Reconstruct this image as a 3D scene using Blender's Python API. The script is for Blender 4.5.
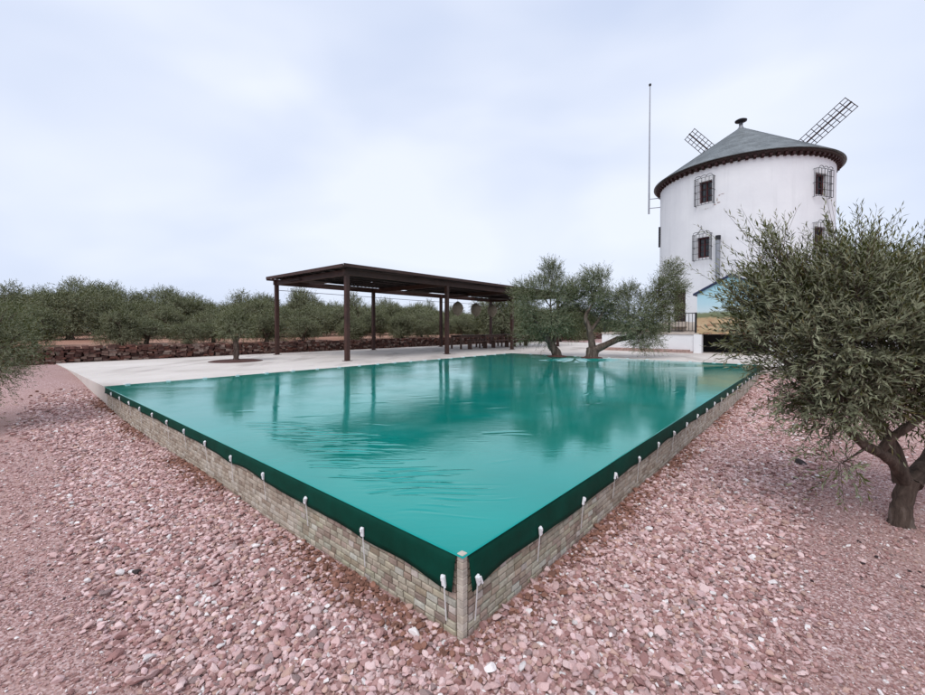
import bpy, math, random
import numpy as np
from mathutils import Vector, Matrix, Euler

scn = bpy.context.scene
for o in list(bpy.data.objects): bpy.data.objects.remove(o)
COL = scn.collection
R = math.radians

# ------------------------------------------------------------------ camera
cam_d = bpy.data.cameras.new('camera'); cam = bpy.data.objects.new('camera', cam_d); COL.objects.link(cam)
cam_d.sensor_width = 36.0; cam_d.lens = 36.0 * 415 / 925
cam_d.shift_y = -10.8 / 925
cam_d.clip_start = 0.05; cam_d.clip_end = 6000
cam.location = (0, 0, 1.6); cam.rotation_euler = (R(90 - 1.2), 0, 0)
scn.camera = cam

# ------------------------------------------------------------------ sky + light
SUN_EL, SUN_AZ = R(52), R(205)      # azimuth measured clockwise from +Y: behind and left of the viewer
world = bpy.data.worlds.new('World'); scn.world = world; world.use_nodes = True
wn = world.node_tree.nodes; wl = world.node_tree.links; wn.clear()
w_out = wn.new('ShaderNodeOutputWorld'); w_bg = wn.new('ShaderNodeBackground')
sky = wn.new('ShaderNodeTexSky'); sky.sky_type = 'NISHITA'; sky.sun_disc = False
sky.sun_elevation = SUN_EL; sky.sun_rotation = SUN_AZ
wtc = wn.new('ShaderNodeTexCoord'); wmap = wn.new('ShaderNodeMapping')
wmap.inputs['Scale'].default_value = (1.0, 1.0, 2.4)
wl.new(wtc.outputs['Generated'], wmap.inputs['Vector'])
wno = wn.new('ShaderNodeTexNoise'); wno.inputs['Scale'].default_value = 1.7; wno.inputs['Detail'].default_value = 3.5
wno.inputs['Roughness'].default_value = 0.42; wno.inputs['Distortion'].default_value = 0.25
wl.new(wmap.outputs['Vector'], wno.inputs['Vector'])
wr = wn.new('ShaderNodeValToRGB'); wl.new(wno.outputs['Fac'], wr.inputs['Fac'])
wr.color_ramp.elements[0].position = 0.34; wr.color_ramp.elements[0].color = (5.2, 5.95, 7.7, 1)
wr.color_ramp.elements[1].position = 0.66; wr.color_ramp.elements[1].color = (7.3, 7.75, 8.8, 1)
wm = wn.new('ShaderNodeMixRGB'); wm.inputs['Fac'].default_value = 0.94      # nearly closed cloud deck over the clear sky
wl.new(sky.outputs['Color'], wm.inputs['Color1']); wl.new(wr.outputs['Color'], wm.inputs['Color2'])
wl.new(wm.outputs['Color'], w_bg.inputs['Color']); w_bg.inputs['Strength'].default_value = 0.10
wl.new(w_bg.outputs['Background'], w_out.inputs['Surface'])

sun_d = bpy.data.lights.new('sun', 'SUN'); sun = bpy.data.objects.new('sun', sun_d); COL.objects.link(sun)
sun_d.energy = 1.5; sun_d.angle = R(38); sun_d.color = (1.0, 0.985, 0.975)
_sv = Vector((math.sin(SUN_AZ) * math.cos(SUN_EL), math.cos(SUN_AZ) * math.cos(SUN_EL), math.sin(SUN_EL)))
sun.rotation_euler = _sv.to_track_quat('Z', 'Y').to_euler(); sun.location = (0, 0, 40)

scn.view_settings.view_transform = 'Standard'; scn.view_settings.look = 'None'
scn.view_settings.exposure = 0.32; scn.view_settings.gamma = 1.0; scn.view_settings.use_curve_mapping = False

# ------------------------------------------------------------------ site frame
# a runs along the pool's short side, b along its long side, from the near stone corner
C0 = np.array([0.0, 2.075]); U = np.array([-0.757, 0.6534]); V = np.array([0.6534, 0.757])
PA, PB, ZT = 9.1, 14.0, 0.44          # pool size, rim height
def P(a, b, z=0.0):
    p = C0 + a * U + b * V
    return Vector((p[0], p[1], z))
ROT = math.atan2(V[1], V[0])          # world angle of the b axis
def ab(x, y):
    dx, dy = x - C0[0], y - C0[1]
    return dx * U[0] + dy * U[1], dx * V[0] + dy * V[1]
def ss(t): t = np.clip(t, 0, 1); return t * t * (3 - 2 * t)
def ground_z(a, b):
    a = np.asarray(a, float); b = np.asarray(b, float)
    zl = 0.42 * ss((a - 6.5) / 9.0)
    zr = 0.40 * ss((b - 10) / 9.0)
    E_ = 0.10                                   # steps happen inside the walls' thickness
    z = np.where((a > E_) & (b > E_), 0.36, np.where(b <= E_, zl, zr))
    z = np.where((a <= E_) & (b <= E_), 0.0, z)
    z = np.where((a > E_) & (a < 9.05) & (b > E_) & (b < 13.95), -0.3, z)
    pl = ss((a - 17.8) / 0.15)
    z = z * (1 - pl) + (0.88 + 0.012 * np.clip(a - 18, 0, 60)) * pl
    near = np.exp(-((a) ** 2 + (b) ** 2) / 120.0)
    z = z + near * (0.012 * np.sin(a * 2.1 + b * 0.7) + 0.010 * np.sin(b * 2.7 - a * 1.3 + 1)) * np.where((a > E_) & (b > E_), 0, 1)
    return z

# ------------------------------------------------------------------ helpers
def tag(o, label=None, cat=None, group=None, kind=None):
    if label: o['label'] = label
    if cat: o['category'] = cat
    if group: o['group'] = group
    if kind: o['kind'] = kind
    return o
def empty(name, loc, rz=0.0):
    o = bpy.data.objects.new(name, None); COL.objects.link(o); o.location = loc; o.rotation_euler = (0, 0, rz)
    o.empty_display_size = 0.2
    return o

class MB:
    def __init__(s): s.v = []; s.f = []; s.sm = []
    def add(s, verts, faces, smooth=False):
        n = len(s.v); s.v += [tuple(p) for p in verts]; s.f += [tuple(i + n for i in f) for f in faces]; s.sm += [smooth] * len(faces)
        return s
    def box(s, c, size, rot=None, taper=None, jit=0, rng=None):
        hx, hy, hz = size[0] / 2, size[1] / 2, size[2] / 2
        vs = [Vector((x, y, z)) for z in (-hz, hz) for y in (-hy, hy) for x in (-hx, hx)]
        if taper:
            for p in vs:
                if p.z > 0: p.x *= taper; p.y *= taper
        if jit:
            vs = [p + Vector((rng.uniform(-jit, jit), rng.uniform(-jit, jit), rng.uniform(-jit, jit))) for p in vs]
        if rot is not None: vs = [rot @ p for p in vs]
        c = Vector(c)
        return s.add([p + c for p in vs], [(0, 2, 3, 1), (4, 5, 7, 6), (0, 1, 5, 4), (2, 6, 7, 3), (0, 4, 6, 2), (1, 3, 7, 5)])
    def bar(s, p, q, w, h=None, up=(0, 0, 1)):
        p, q = Vector(p), Vector(q); h = h or w; d = (q - p); L = d.length; d.normalize()
        u = Vector(up); x = u.cross(d)
        if x.length < 1e-4: x = Vector((1, 0, 0)).cross(d)
        x.normalize(); y = d.cross(x)
        m = Matrix((x, y, d)).transposed()
        return s.box((p + q) / 2, (w, h, L), m)
    def tube(s, pts, rads, n=8, cap=True, wob=0, rng=None):
        pts = [Vector(p) for p in pts]; rings = []; base = len(s.v); vs = []; fs = []
        px = None
        for i, p in enumerate(pts):
            d = (pts[min(i + 1, len(pts) - 1)] - pts[max(i - 1, 0)]).normalized()
            if px is None:
                px = d.cross(Vector((0.3, 0.9, 0.1))); px.normalize()
            px = (px - d * px.dot(d)).normalized(); py = d.cross(px)
            for k in range(n):
                t = 2 * math.pi * k / n
                r = rads[i] * (1 + (rng.uniform(-wob, wob) if wob else 0))
                vs.append(p + (px * math.cos(t) + py * math.sin(t)) * r)
        for i in range(len(pts) - 1):
            for k in range(n):
                a0 = i * n + k; a1 = i * n + (k + 1) % n
                fs.append((a0, a1, a1 + n, a0 + n))
        s.add(vs, fs, True)
        if cap:
            s.add(vs[:n], [tuple(range(n - 1, -1, -1))]); s.add(vs[-n:], [tuple(range(n))])
        return s
    def lathe(s, prof, n=24, c=(0, 0, 0), smooth=True):
        vs = []; fs = []
        for (r, z) in prof:
            for k in range(n):
                t = 2 * math.pi * k / n; vs.append((c[0] + r * math.cos(t), c[1] + r * math.sin(t), c[2] + z))
        for i in range(len(prof) - 1):
            for k in range(n):
                fs.append((i * n + k, i * n + (k + 1) % n, (i + 1) * n + (k + 1) % n, (i + 1) * n + k))
        return s.add(vs, fs, smooth)
    def mesh(s, name, mat):
        me = bpy.data.meshes.new(name); me.from_pydata(s.v, [], s.f)
        me.polygons.foreach_set('use_smooth', s.sm); me.materials.append(mat); me.update()
        return me
    def build(s, name, mat, parent=None, bevel=0, loc=None):
        me = s.mesh(name, mat); o = bpy.data.objects.new(name, me); COL.objects.link(o)
        if parent: o.parent = parent
        if loc is not None: o.location = loc
        if bevel:
            m = o.modifiers.new('bevel', 'BEVEL'); m.width = bevel; m.segments = 2; m.limit_method = 'ANGLE'
        return o
def np_mesh(name, verts, quads, mat, smooth=False):
    verts = np.asarray(verts, np.float32); quads = np.asarray(quads, np.int32)
    me = bpy.data.meshes.new(name); k = quads.shape[1]
    me.vertices.add(len(verts)); me.vertices.foreach_set('co', verts.ravel())
    me.loops.add(quads.size); me.loops.foreach_set('vertex_index', quads.ravel())
    me.polygons.add(len(quads)); me.polygons.foreach_set('loop_start', np.arange(0, quads.size, k, dtype=np.int32))
    me.polygons.foreach_set('use_smooth', np.full(len(quads), smooth))
    me.materials.append(mat); me.update(calc_edges=True); me.validate()
    return me
def link(name, me, parent=None):
    o = bpy.data.objects.new(name, me); COL.objects.link(o)
    if parent: o.parent = parent
    return o
def copy_tree(o, parent=None):
    c = o.copy(); COL.objects.link(c); c.parent = parent
    for ch in list(o.children): copy_tree(ch, c)
    return c

# ------------------------------------------------------------------ materials
class NT:
    def __init__(s, name):
        s.m = bpy.data.materials.new(name); s.m.use_nodes = True; s.t = s.m.node_tree; s.n = s.t.nodes; s.l = s.t.links
        s.b = s.n['Principled BSDF']; s.out = s.n['Material Output']
        s.tc = s.n.new('ShaderNodeTexCoord')
    def node(s, typ, **kw):
        n = s.n.new(typ)
        for k, v in kw.items(): setattr(n, k, v)
        return n
    def noise(s, scale, detail=4, rough=0.55, coord='Object', dist=0.0, vec=None):
        n = s.n.new('ShaderNodeTexNoise'); n.inputs['Scale'].default_value = scale; n.inputs['Detail'].default_value = detail
        n.inputs['Roughness'].default_value = rough; n.inputs['Distortion'].default_value = dist
        s.l.new(vec or s.tc.outputs[coord], n.inputs['Vector']); return n.outputs['Fac']
    def vor(s, scale, out='Color', coord='Object', feature='F1', vec=None):
        n = s.n.new('ShaderNodeTexVoronoi'); n.feature = feature; n.inputs['Scale'].default_value = scale
        s.l.new(vec or s.tc.outputs[coord], n.inputs['Vector']); return n.outputs[out]
    def mapping(s, scale=(1, 1, 1), coord='Object', rot=(0, 0, 0)):
        n = s.n.new('ShaderNodeMapping'); n.inputs['Scale'].default_value = scale; n.inputs['Rotation'].default_value = rot
        s.l.new(s.tc.outputs[coord], n.inputs['Vector']); return n.outputs['Vector']
    def ramp(s, fac, stops, interp='LINEAR'):
        n = s.n.new('ShaderNodeValToRGB'); n.color_ramp.interpolation = interp; e = n.color_ramp.elements
        while len(e) < len(stops): e.new(0.5)
        for el, (p, c) in zip(e, stops):
            el.position = p; el.color = (*c, 1) if not isinstance(c, (int, float)) else (c, c, c, 1)
        s.l.new(fac, n.inputs['Fac']); return n.outputs['Color']
    def mix(s, fac, a, b, mode='MIX'):
        n = s.n.new('ShaderNodeMixRGB'); n.blend_type = mode
        for sock, v in ((n.inputs['Fac'], fac), (n.inputs['Color1'], a), (n.inputs['Color2'], b)):
            if isinstance(v, (int, float)): sock.default_value = v if sock.name == 'Fac' else (v, v, v, 1)
            elif isinstance(v, tuple): sock.default_value = (*v, 1)
            else: s.l.new(v, sock)
        return n.outputs['Color']
    def math(s, op, a, b=0.0):
        n = s.n.new('ShaderNodeMath'); n.operation = op
        for i, v in enumerate((a, b)):
            if isinstance(v, (int, float)): n.inputs[i].default_value = v
            else: s.l.new(v, n.inputs[i])
        return n.outputs[0]
    def attr(s, name, typ='GEOMETRY', out='Color'):
        n = s.n.new('ShaderNodeAttribute'); n.attribute_name = name; n.attribute_type = typ; return n.outputs[out]
    def sep(s, vec):
        n = s.n.new('ShaderNodeSeparateXYZ'); s.l.new(vec, n.inputs[0]); return n.outputs
    def objrand(s):
        return s.n.new('ShaderNodeObjectInfo').outputs['Random']
    def set(s, **kw):
        for k, v in kw.items():
            sock = s.b.inputs[k.replace('_', ' ')]
            if isinstance(v, (int, float)): sock.default_value = v
            elif isinstance(v, tuple): sock.default_value = (*v, 1) if len(v) == 3 else v
            else: s.l.new(v, sock)
        return s
    def bump(s, h, strength=0.3, dist=0.02, normal=None):
        n = s.n.new('ShaderNodeBump'); n.inputs['Strength'].default_value = strength; n.inputs['Distance'].default_value = dist
        s.l.new(h, n.inputs['Height'])
        if normal: s.l.new(normal, n.inputs['Normal'])
        s.l.new(n.outputs['Normal'], s.b.inputs['Normal']); return n.outputs['Normal']

def simple(name, col, rough=0.6, var=0.25, scale=6, bump=0.15, metal=0.0, spec=0.4):
    t = NT(name); f = t.noise(scale, 5)
    c = t.ramp(f, [(0.3, tuple(x * (1 - var) for x in col)), (0.7, tuple(min(1, x * (1 + var)) for x in col))])
    t.set(Base_Color=c, Roughness=rough, Metallic=metal, Specular_IOR_Level=spec)
    if bump: t.bump(t.noise(scale * 8, 4), bump, 0.01)
    return t.m
M = {}
# ground: crushed pink gravel over red earth
t = NT('ground'); geo = t.attr('zone')
fine = t.vor(95); grey = t.ramp(t.sep(fine)[0], [(0.0, (0.19, 0.098, 0.085)), (0.35, (0.34, 0.195, 0.178)), (0.7, (0.45, 0.30, 0.28)), (1.0, (0.59, 0.45, 0.43))])
soil = t.ramp(t.noise(1.1, 6), [(0.3, (0.27, 0.145, 0.115)), (0.7, (0.43, 0.285, 0.25))])
patch = t.ramp(t.noise(0.55, 5, 0.6), [(0.40, 0.0), (0.66, 0.75)])
c1 = t.mix(patch, grey, soil)
big = t.ramp(t.noise(0.11, 3), [(0.35, 0.95), (0.65, 1.22)])
c1 = t.mix(1.0, c1, big, 'MULTIPLY')
far = t.ramp(t.noise(0.2, 6), [(0.35, (0.30, 0.15, 0.10)), (0.65, (0.40, 0.235, 0.17))])
zs = t.sep(geo)
c2 = t.mix(zs[0], c1, far)
t.set(Base_Color=c2, Roughness=0.92, Specular_IOR_Level=0.2)
h = t.mix(0.5, t.vor(62, 'Distance'), t.noise(9, 5))
t.bump(h, 0.55, 0.02); M['ground'] = t.m
# loose stones, one tint each
t = NT('gravel'); tint = t.attr('tint', 'INSTANCER')
n1 = t.ramp(t.noise(28, 5), [(0.3, 0.72), (0.7, 1.14)])
t.set(Base_Color=t.mix(1.0, tint, n1, 'MULTIPLY'), Roughness=0.8, Specular_IOR_Level=0.35); t.bump(t.noise(60, 4), 0.4, 0.004); M['gravel'] = t.m
# concrete paving
t = NT('paving'); f = t.noise(0.5, 6, 0.6); c = t.ramp(f, [(0.30, (0.48, 0.41, 0.36)), (0.5, (0.64, 0.57, 0.51)), (0.72, (0.73, 0.66, 0.60))])
damp = t.ramp(t.noise(0.9, 5, 0.6, vec=t.mapping((1.4, 0.45, 1), rot=(0, 0, -ROT))), [(0.54, 0.0), (0.66, 0.6)])
c = t.mix(damp, c, (0.33, 0.27, 0.235)); c = t.mix(0.12, c, t.vor(160)); 
t.set(Base_Color=c, Roughness=0.75, Specular_IOR_Level=0.3); t.bump(t.noise(40, 5), 0.25, 0.01); M['paving'] = t.m
# stone tiles of pool wall
t = NT('wall_tile'); tint = t.attr('tint'); wpos = t.n.new('ShaderNodeNewGeometry').outputs['Position']
g = t.ramp(t.noise(26, 6, 0.65, vec=wpos), [(0.28, 0.70), (0.72, 1.2)])
c = t.mix(1.0, tint, g, 'MULTIPLY'); rnd = t.ramp(t.objrand(), [(0, 0.88), (1, 1.1)]); c = t.mix(1.0, c, rnd, 'MULTIPLY')
stain = t.ramp(t.noise(2.6, 4, vec=wpos), [(0.5, 0.0), (0.75, 0.35)])
c = t.mix(stain, c, (0.24, 0.19, 0.155))
t.set(Base_Color=c, Roughness=0.8, Specular_IOR_Level=0.3); t.bump(t.noise(70, 5, vec=wpos), 0.5, 0.006); M['tile'] = t.m
M['grout'] = simple('grout', (0.36, 0.32, 0.275), 0.9, 0.2, 9)
# wet tarpaulin
t = NT('cover_sheet')
f = t.noise(0.45, 5, 0.55, dist=0.6); c = t.ramp(f, [(0.35, (0.0, 0.175, 0.135)), (0.65, (0.0, 0.245, 0.205))])
scuff = t.ramp(t.noise(3.0, 6, 0.65, vec=t.mapping((0.5, 2.2, 1))), [(0.62, 0.0), (0.78, 0.35)])
c = t.mix(scuff, c, (0.0, 0.10, 0.08))
rgh = t.ramp(t.noise(1.3, 5, 0.6, dist=0.4), [(0.35, 0.055), (0.7, 0.15)])
t.set(Base_Color=c, Roughness=rgh, IOR=2.3, Specular_IOR_Level=0.5, Specular_Tint=(0.0, 0.92, 0.84))
b1 = t.bump(t.noise(2.2, 3, 0.5), 0.06, 0.03); 
b2 = t.n.new('ShaderNodeBump'); b2.inputs['Strength'].default_value = 0.07; b2.inputs['Distance'].default_value = 0.01
t.l.new(t.noise(18, 3, vec=t.mapping((0.4, 1.2, 1))), b2.inputs['Height']); t.l.new(b1, b2.inputs['Normal']); t.l.new(b2.outputs['Normal'], t.b.inputs['Normal'])
M['cover'] = t.m
t = NT('cover_skirt'); f = t.noise(5, 4); t.set(Base_Color=t.ramp(f, [(0.3, (0.001, 0.034, 0.021)), (0.7, (0.001, 0.052, 0.034))]), Roughness=0.7, Specular_IOR_Level=0.12)
t.bump(t.noise(14, 4), 0.25, 0.01); M['skirt'] = t.m
M['white_plastic'] = simple('white_plastic', (0.80, 0.80, 0.80), 0.35, 0.06, 20, 0.0)
M['strap'] = simple('strap', (0.66, 0.64, 0.62), 0.6, 0.12, 20, 0.0)
# mill
t = NT('limewash'); f = t.noise(0.7, 6, 0.6); c = t.ramp(f, [(0.3, (0.74, 0.74, 0.755)), (0.7, (0.82, 0.82, 0.825))])
streak = t.ramp(t.noise(1.5, 5, 0.6, vec=t.mapping((1.6, 1.6, 0.12))), [(0.52, 0.0), (0.78, 0.42)])
c = t.mix(streak, c, (0.60, 0.60, 0.61)); t.set(Base_Color=c, Roughness=0.85, Specular_IOR_Level=0.2)
t.bump(t.noise(5, 6, 0.65), 0.35, 0.02); M['plaster'] = t.m
t = NT('slate'); f = t.noise(1.4, 5); c = t.ramp(f, [(0.3, (0.13, 0.147, 0.152)), (0.7, (0.20, 0.222, 0.228))])
cell = t.ramp(t.sep(t.vor(3.0, vec=t.mapping((1, 1, 2.4))))[0], [(0, 0.80), (1, 1.18)]); c = t.mix(1.0, c, cell, 'MULTIPLY')
t.set(Base_Color=c, Roughness=0.5, Specular_IOR_Level=0.5); t.bump(t.noise(9, 4), 0.3, 0.02); M['slate'] = t.m
M['eave_wood'] = simple('eave_wood', (0.045, 0.014, 0.013), 0.6, 0.3, 5)
M['dark_wood'] = simple('dark_wood', (0.034, 0.017, 0.014), 0.6, 0.35, 5)
M['red_wood'] = simple('red_wood', (0.085, 0.018, 0.018), 0.55, 0.3, 5)
M['iron'] = simple('iron', (0.022, 0.022, 0.026), 0.5, 0.3, 9, 0.1, 0.3)
M['zinc'] = simple('zinc', (0.30, 0.31, 0.33), 0.42, 0.15, 6, 0.05, 0.7)
M['mast'] = simple('mast', (0.36, 0.37, 0.40), 0.5, 0.1, 6, 0.0, 0.4)
M['steel_brown'] = simple('steel_brown', (0.050, 0.020, 0.014), 0.55, 0.3, 3, 0.1)
M['roof_brown'] = simple('roof_brown', (0.028, 0.016, 0.015), 0.75, 0.35, 4, 0.3)
M['plank'] = simple('plank', (0.10, 0.055, 0.04), 0.65, 0.3, 7)
M['wicker'] = simple('wicker', (0.30, 0.25, 0.19), 0.8, 0.3, 25, 0.5)
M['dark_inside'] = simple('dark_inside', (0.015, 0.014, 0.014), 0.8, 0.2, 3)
M['brick_step'] = simple('brick_step', (0.40, 0.27, 0.235), 0.85, 0.25, 8, 0.4)
M['blue_trim'] = simple('blue_trim', (0.018, 0.026, 0.075), 0.45, 0.15, 5, 0.0)
M['beige_plinth'] = simple('beige_plinth', (0.50, 0.43, 0.37), 0.85, 0.18, 3)
M['mulch'] = simple('mulch', (0.085, 0.036, 0.028), 0.95, 0.45, 14, 0.8)
M['dark_stone'] = simple('dark_stone', (0.035, 0.024, 0.022), 0.85, 0.4, 20, 0.4)
M['fall_leaf'] = simple('fallen_olive', (0.03, 0.014, 0.014), 0.7, 0.4, 20, 0.0)
t = NT('window_glass'); t.set(Base_Color=(0.02, 0.025, 0.03), Roughness=0.06, Specular_IOR_Level=0.6); M['glass'] = t.m
M['curtain'] = simple('pale_shutter', (0.38, 0.38, 0.40), 0.6, 0.1, 6, 0.0)
# field stones
t = NT('field_stone'); tint = t.attr('tint'); g = t.ramp(t.noise(11, 5), [(0.3, 0.6), (0.7, 1.25)])
t.set(Base_Color=t.mix(1.0, tint, g, 'MULTIPLY'), Roughness=0.9, Specular_IOR_Level=0.2); t.bump(t.noise(25, 5), 0.6, 0.02); M['field_stone'] = t.m
# mural: painted landscape on the shed's gable wall
t = NT('mural_paint'); z = t.sep(t.tc.outputs['Object'])[2]; zz = t.math('ADD', z, t.math('MULTIPLY', t.math('SUBTRACT', t.noise(2.6, 6, 0.65), 0.5), 0.42))
zz = t.math('DIVIDE', zz, 2.5)
c = t.ramp(zz, [(0.0, (0.44, 0.31, 0.17)), (0.14, (0.54, 0.40, 0.25)), (0.27, (0.48, 0.34, 0.20)), (0.31, (0.17, 0.19, 0.10)), (0.38, (0.20, 0.23, 0.14)), (0.42, (0.55, 0.66, 0.70)), (0.55, (0.44, 0.63, 0.70)), (0.80, (0.36, 0.60, 0.69)), (1.0, (0.34, 0.60, 0.70))])
rp = t.ramp(t.noise(3.2, 4, vec=t.mapping((1, 1, 2.2))), [(0.53, 0.0), (0.58, 0.8)]); low = t.ramp(zz, [(0.10, 1.0), (0.30, 0.0)])
c = t.mix(t.math('MULTIPLY', rp, low), c, (0.28, 0.10, 0.06)); t.set(Base_Color=c, Roughness=0.75, Specular_IOR_Level=0.25); M['mural'] = t.m
# olive
t = NT('olive_leaf'); tint = t.attr('tint', out='Fac')
top = t.ramp(tint, [(0.0, (0.030, 0.036, 0.009)), (0.5, (0.088, 0.098, 0.027)), (0.85, (0.165, 0.166, 0.060)), (1.0, (0.23, 0.19, 0.082))])
und = t.ramp(tint, [(0.0, (0.13, 0.142, 0.080)), (1.0, (0.30, 0.305, 0.20))])
bf = t.n.new('ShaderNodeNewGeometry').outputs['Backfacing']
t.set(Base_Color=t.mix(bf, top, und), Roughness=0.55, Specular_IOR_Level=0.22)
tr = t.n.new('ShaderNodeBsdfTranslucent'); tr.inputs['Color'].default_value = (0.12, 0.16, 0.04, 1)
ms = t.n.new('ShaderNodeMixShader'); ms.inputs[0].default_value = 0.14
t.l.new(t.b.outputs[0], ms.inputs[1]); t.l.new(tr.outputs[0], ms.inputs[2]); t.l.new(ms.outputs[0], t.out.inputs['Surface']); M['leaf'] = t.m
t = NT('olive_bark'); f = t.noise(7, 6, 0.65, vec=t.mapping((1.5, 1.5, 0.4)), dist=0.8)
t.set(Base_Color=t.ramp(f, [(0.28, (0.026, 0.017, 0.013)), (0.55, (0.12, 0.086, 0.068)), (0.75, (0.25, 0.20, 0.17))]), Roughness=0.9, Specular_IOR_Level=0.2)
t.bump(t.noise(16, 6, 0.7, vec=t.mapping((1.6, 1.6, 0.35))), 0.9, 0.03); M['bark'] = t.m

# ------------------------------------------------------------------ ground sheet
def axis(lo, f0, f1, step, hi, extra=()):
    core = list(np.arange(f0, f1 + 1e-6, step))
    g1 = [f0 - (1.35 ** k - 1) * 1.0 for k in range(1, 26)]; g2 = [f1 + (1.35 ** k - 1) * 1.0 for k in range(1, 26)]
    return np.unique(np.round(np.array([x for x in g1 if x > lo] + [lo] + core + [x for x in g2 if x < hi] + [hi] + list(extra)), 4))
aa = axis(-1600, -8, 20, 0.2, 1600, (17.79, 17.85, 17.95, 0.099, 0.101))
bb = axis(-1600, -8, 24, 0.2, 1600, (0.099, 0.101))
Agr, Bgr = np.meshgrid(aa, bb, indexing='ij')
Zgr = ground_z(Agr, Bgr)
XY = C0[None, None] + Agr[..., None] * U + Bgr[..., None] * V
vv = np.concatenate([XY, Zgr[..., None]], -1).reshape(-1, 3)
na, nb = len(aa), len(bb); ii = np.arange(na * nb).reshape(na, nb)
q = np.stack([ii[:-1, :-1], ii[:-1, 1:], ii[1:, 1:], ii[1:, :-1]], -1).reshape(-1, 4)
me = np_mesh('ground', vv, q, M['ground'], True)
zone = np.clip((Agr - 17.6) / 0.3, 0, 1).reshape(-1)
zc = np.stack([zone, zone * 0, zone * 0, zone * 0 + 1], -1).astype(np.float32)
at = me.attributes.new('zone', 'FLOAT_COLOR', 'POINT'); at.data.foreach_set('color', zc.ravel())
tag(link('ground', me), kind='structure')

# paving around the far sides of the pool
def abbox(mb, a0, a1, b0, b1, z0, z1):
    vs = [P(a, b, z) for z in (z0, z1) for (a, b) in ((a0, b0), (a0, b1), (a1, b1), (a1, b0))]
    # a axis is left of b axis, so (a0,b0)->(a0,b1)->(a1,b1)->(a1,b0) runs counter-clockwise
    mb.add(vs, [(3, 2, 1, 0), (4, 5, 6, 7), (0, 1, 5, 4), (1, 2, 6, 5), (2, 3, 7, 6), (3, 0, 4, 7)])
    return mb
mb = MB(); abbox(mb, PA, 17.7, 0.0, 30, -0.3, ZT); abbox(mb, -1.2, PA, PB, 30, -0.3, ZT)
tag(mb.build('pavement', M['paving']), kind='structure')

# ------------------------------------------------------------------ gravel (uncountable): instanced stones on points
rng = np.random.default_rng(7)
def smooth_noise(a, b, s, seed):
    r = np.random.default_rng(seed); out = 0
    for k in range(5):
        th = r.uniform(0, 6.28); fr = s * r.uniform(0.6, 1.8); out = out + np.sin(fr * (a * math.cos(th) + b * math.sin(th)) + r.uniform(0, 6.28))
    return out / 5
def stone_mesh(name, seed, mat):
    import bmesh
    r = random.Random(seed); bm = bmesh.new(); bmesh.ops.create_icosphere(bm, subdivisions=2, radius=0.5)
    cuts = [Vector((r.gauss(0, 1), r.gauss(0, 1), r.gauss(0, 1))).normalized() for _ in range(8)]
    for v in bm.verts:
        p = v.co * r.uniform(0.97, 1.06)
        for c in cuts:
            d = p.dot(c); lim = 0.27
            if d > lim: p = p - c * (d - lim)
        v.co = Vector((p.x * 1.45, p.y * 1.02, p.z * 0.72))
    me = bpy.data.meshes.new(name); bm.to_mesh(me); bm.free(); me.materials.append(mat); return me
src = bpy.data.collections.new('gravel_shapes')
for k in range(8):
    so = bpy.data.objects.new('pebble', stone_mesh('pebble', 40 + k, M['gravel'])); src.objects.link(so)

def scatter(a0, a1, b0, b1, dens, keep, size, seed, tintf, zoff):
    r = np.random.default_rng(seed); n = int((a1 - a0) * (b1 - b0) * dens)
    a = r.uniform(a0, a1, n); b = r.uniform(b0, b1, n)
    k = keep(a, b, r); a, b = a[k], b[k]
    x = C0[0] + a * U[0] + b * V[0]; y = C0[1] + a * U[1] + b * V[1]
    inv = (y > 0.9) & (np.abs(x) < 1.35 * y + 1.2); a, b, x, y = a[inv], b[inv], x[inv], y[inv]
    n = len(a); s = size(a, b, r, n)
    z = ground_z(a, b) + r.uniform(-0.22, 0.42, n) * s + zoff
    return np.stack([x, y, z], -1), r.uniform(0, 6.28, (n, 3)) * [0.13, 0.13, 1] - [0.4, 0.4, 0], s, tintf(a, b, r, n)
def band(a, b):
    dl = np.where(b < 0, -b, 0); dr = np.where(a < 0, -a, 0)       # distance out from either wall
    d = np.maximum(dl, dr)
    return d, np.where(dl > dr, 0.95, 1.15) + 0.30 * smooth_noise(a, b, 1.6, 3)
def keep_coarse(a, b, r):
    out = ~((a > -0.02) & (b > -0.02)) & ~((a > 9.1) & (b > -0.02))
    d, w = band(a, b)
    p = 1 - ss((d - w + 0.2) / 0.5) * 0.985
    far = np.clip(1.25 - np.hypot(a, b) / 16.0, 0.25, 1) * (1 - ss((a - 8.2) / 3.5))
    return out & (r.uniform(0, 1, len(a)) < p * far)
def keep_fine(a, b, r):
    out = ~((a > -0.02) & (b > -0.02))
    d, w = band(a, b)
    dist = np.hypot(a - 0, b - 0)
    p = ss((d - w + 0.45) / 0.6) * np.clip(1.25 - dist / 6.5, 0.0, 1)
    return out & (r.uniform(0, 1, len(a)) < p)
PINKS = np.array([[0.40, 0.225, 0.205], [0.51, 0.33, 0.31], [0.62, 0.445, 0.425], [0.72, 0.63, 0.615], [0.31, 0.155, 0.14], [0.46, 0.29, 0.235], [0.27, 0.185, 0.175], [0.56, 0.375, 0.37]])
PINKS = np.minimum(0.8, PINKS * [1.22, 1.19, 1.165] * 0.86 + 0.12 * 1.1 * PINKS.mean(1, keepdims=True))
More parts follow.
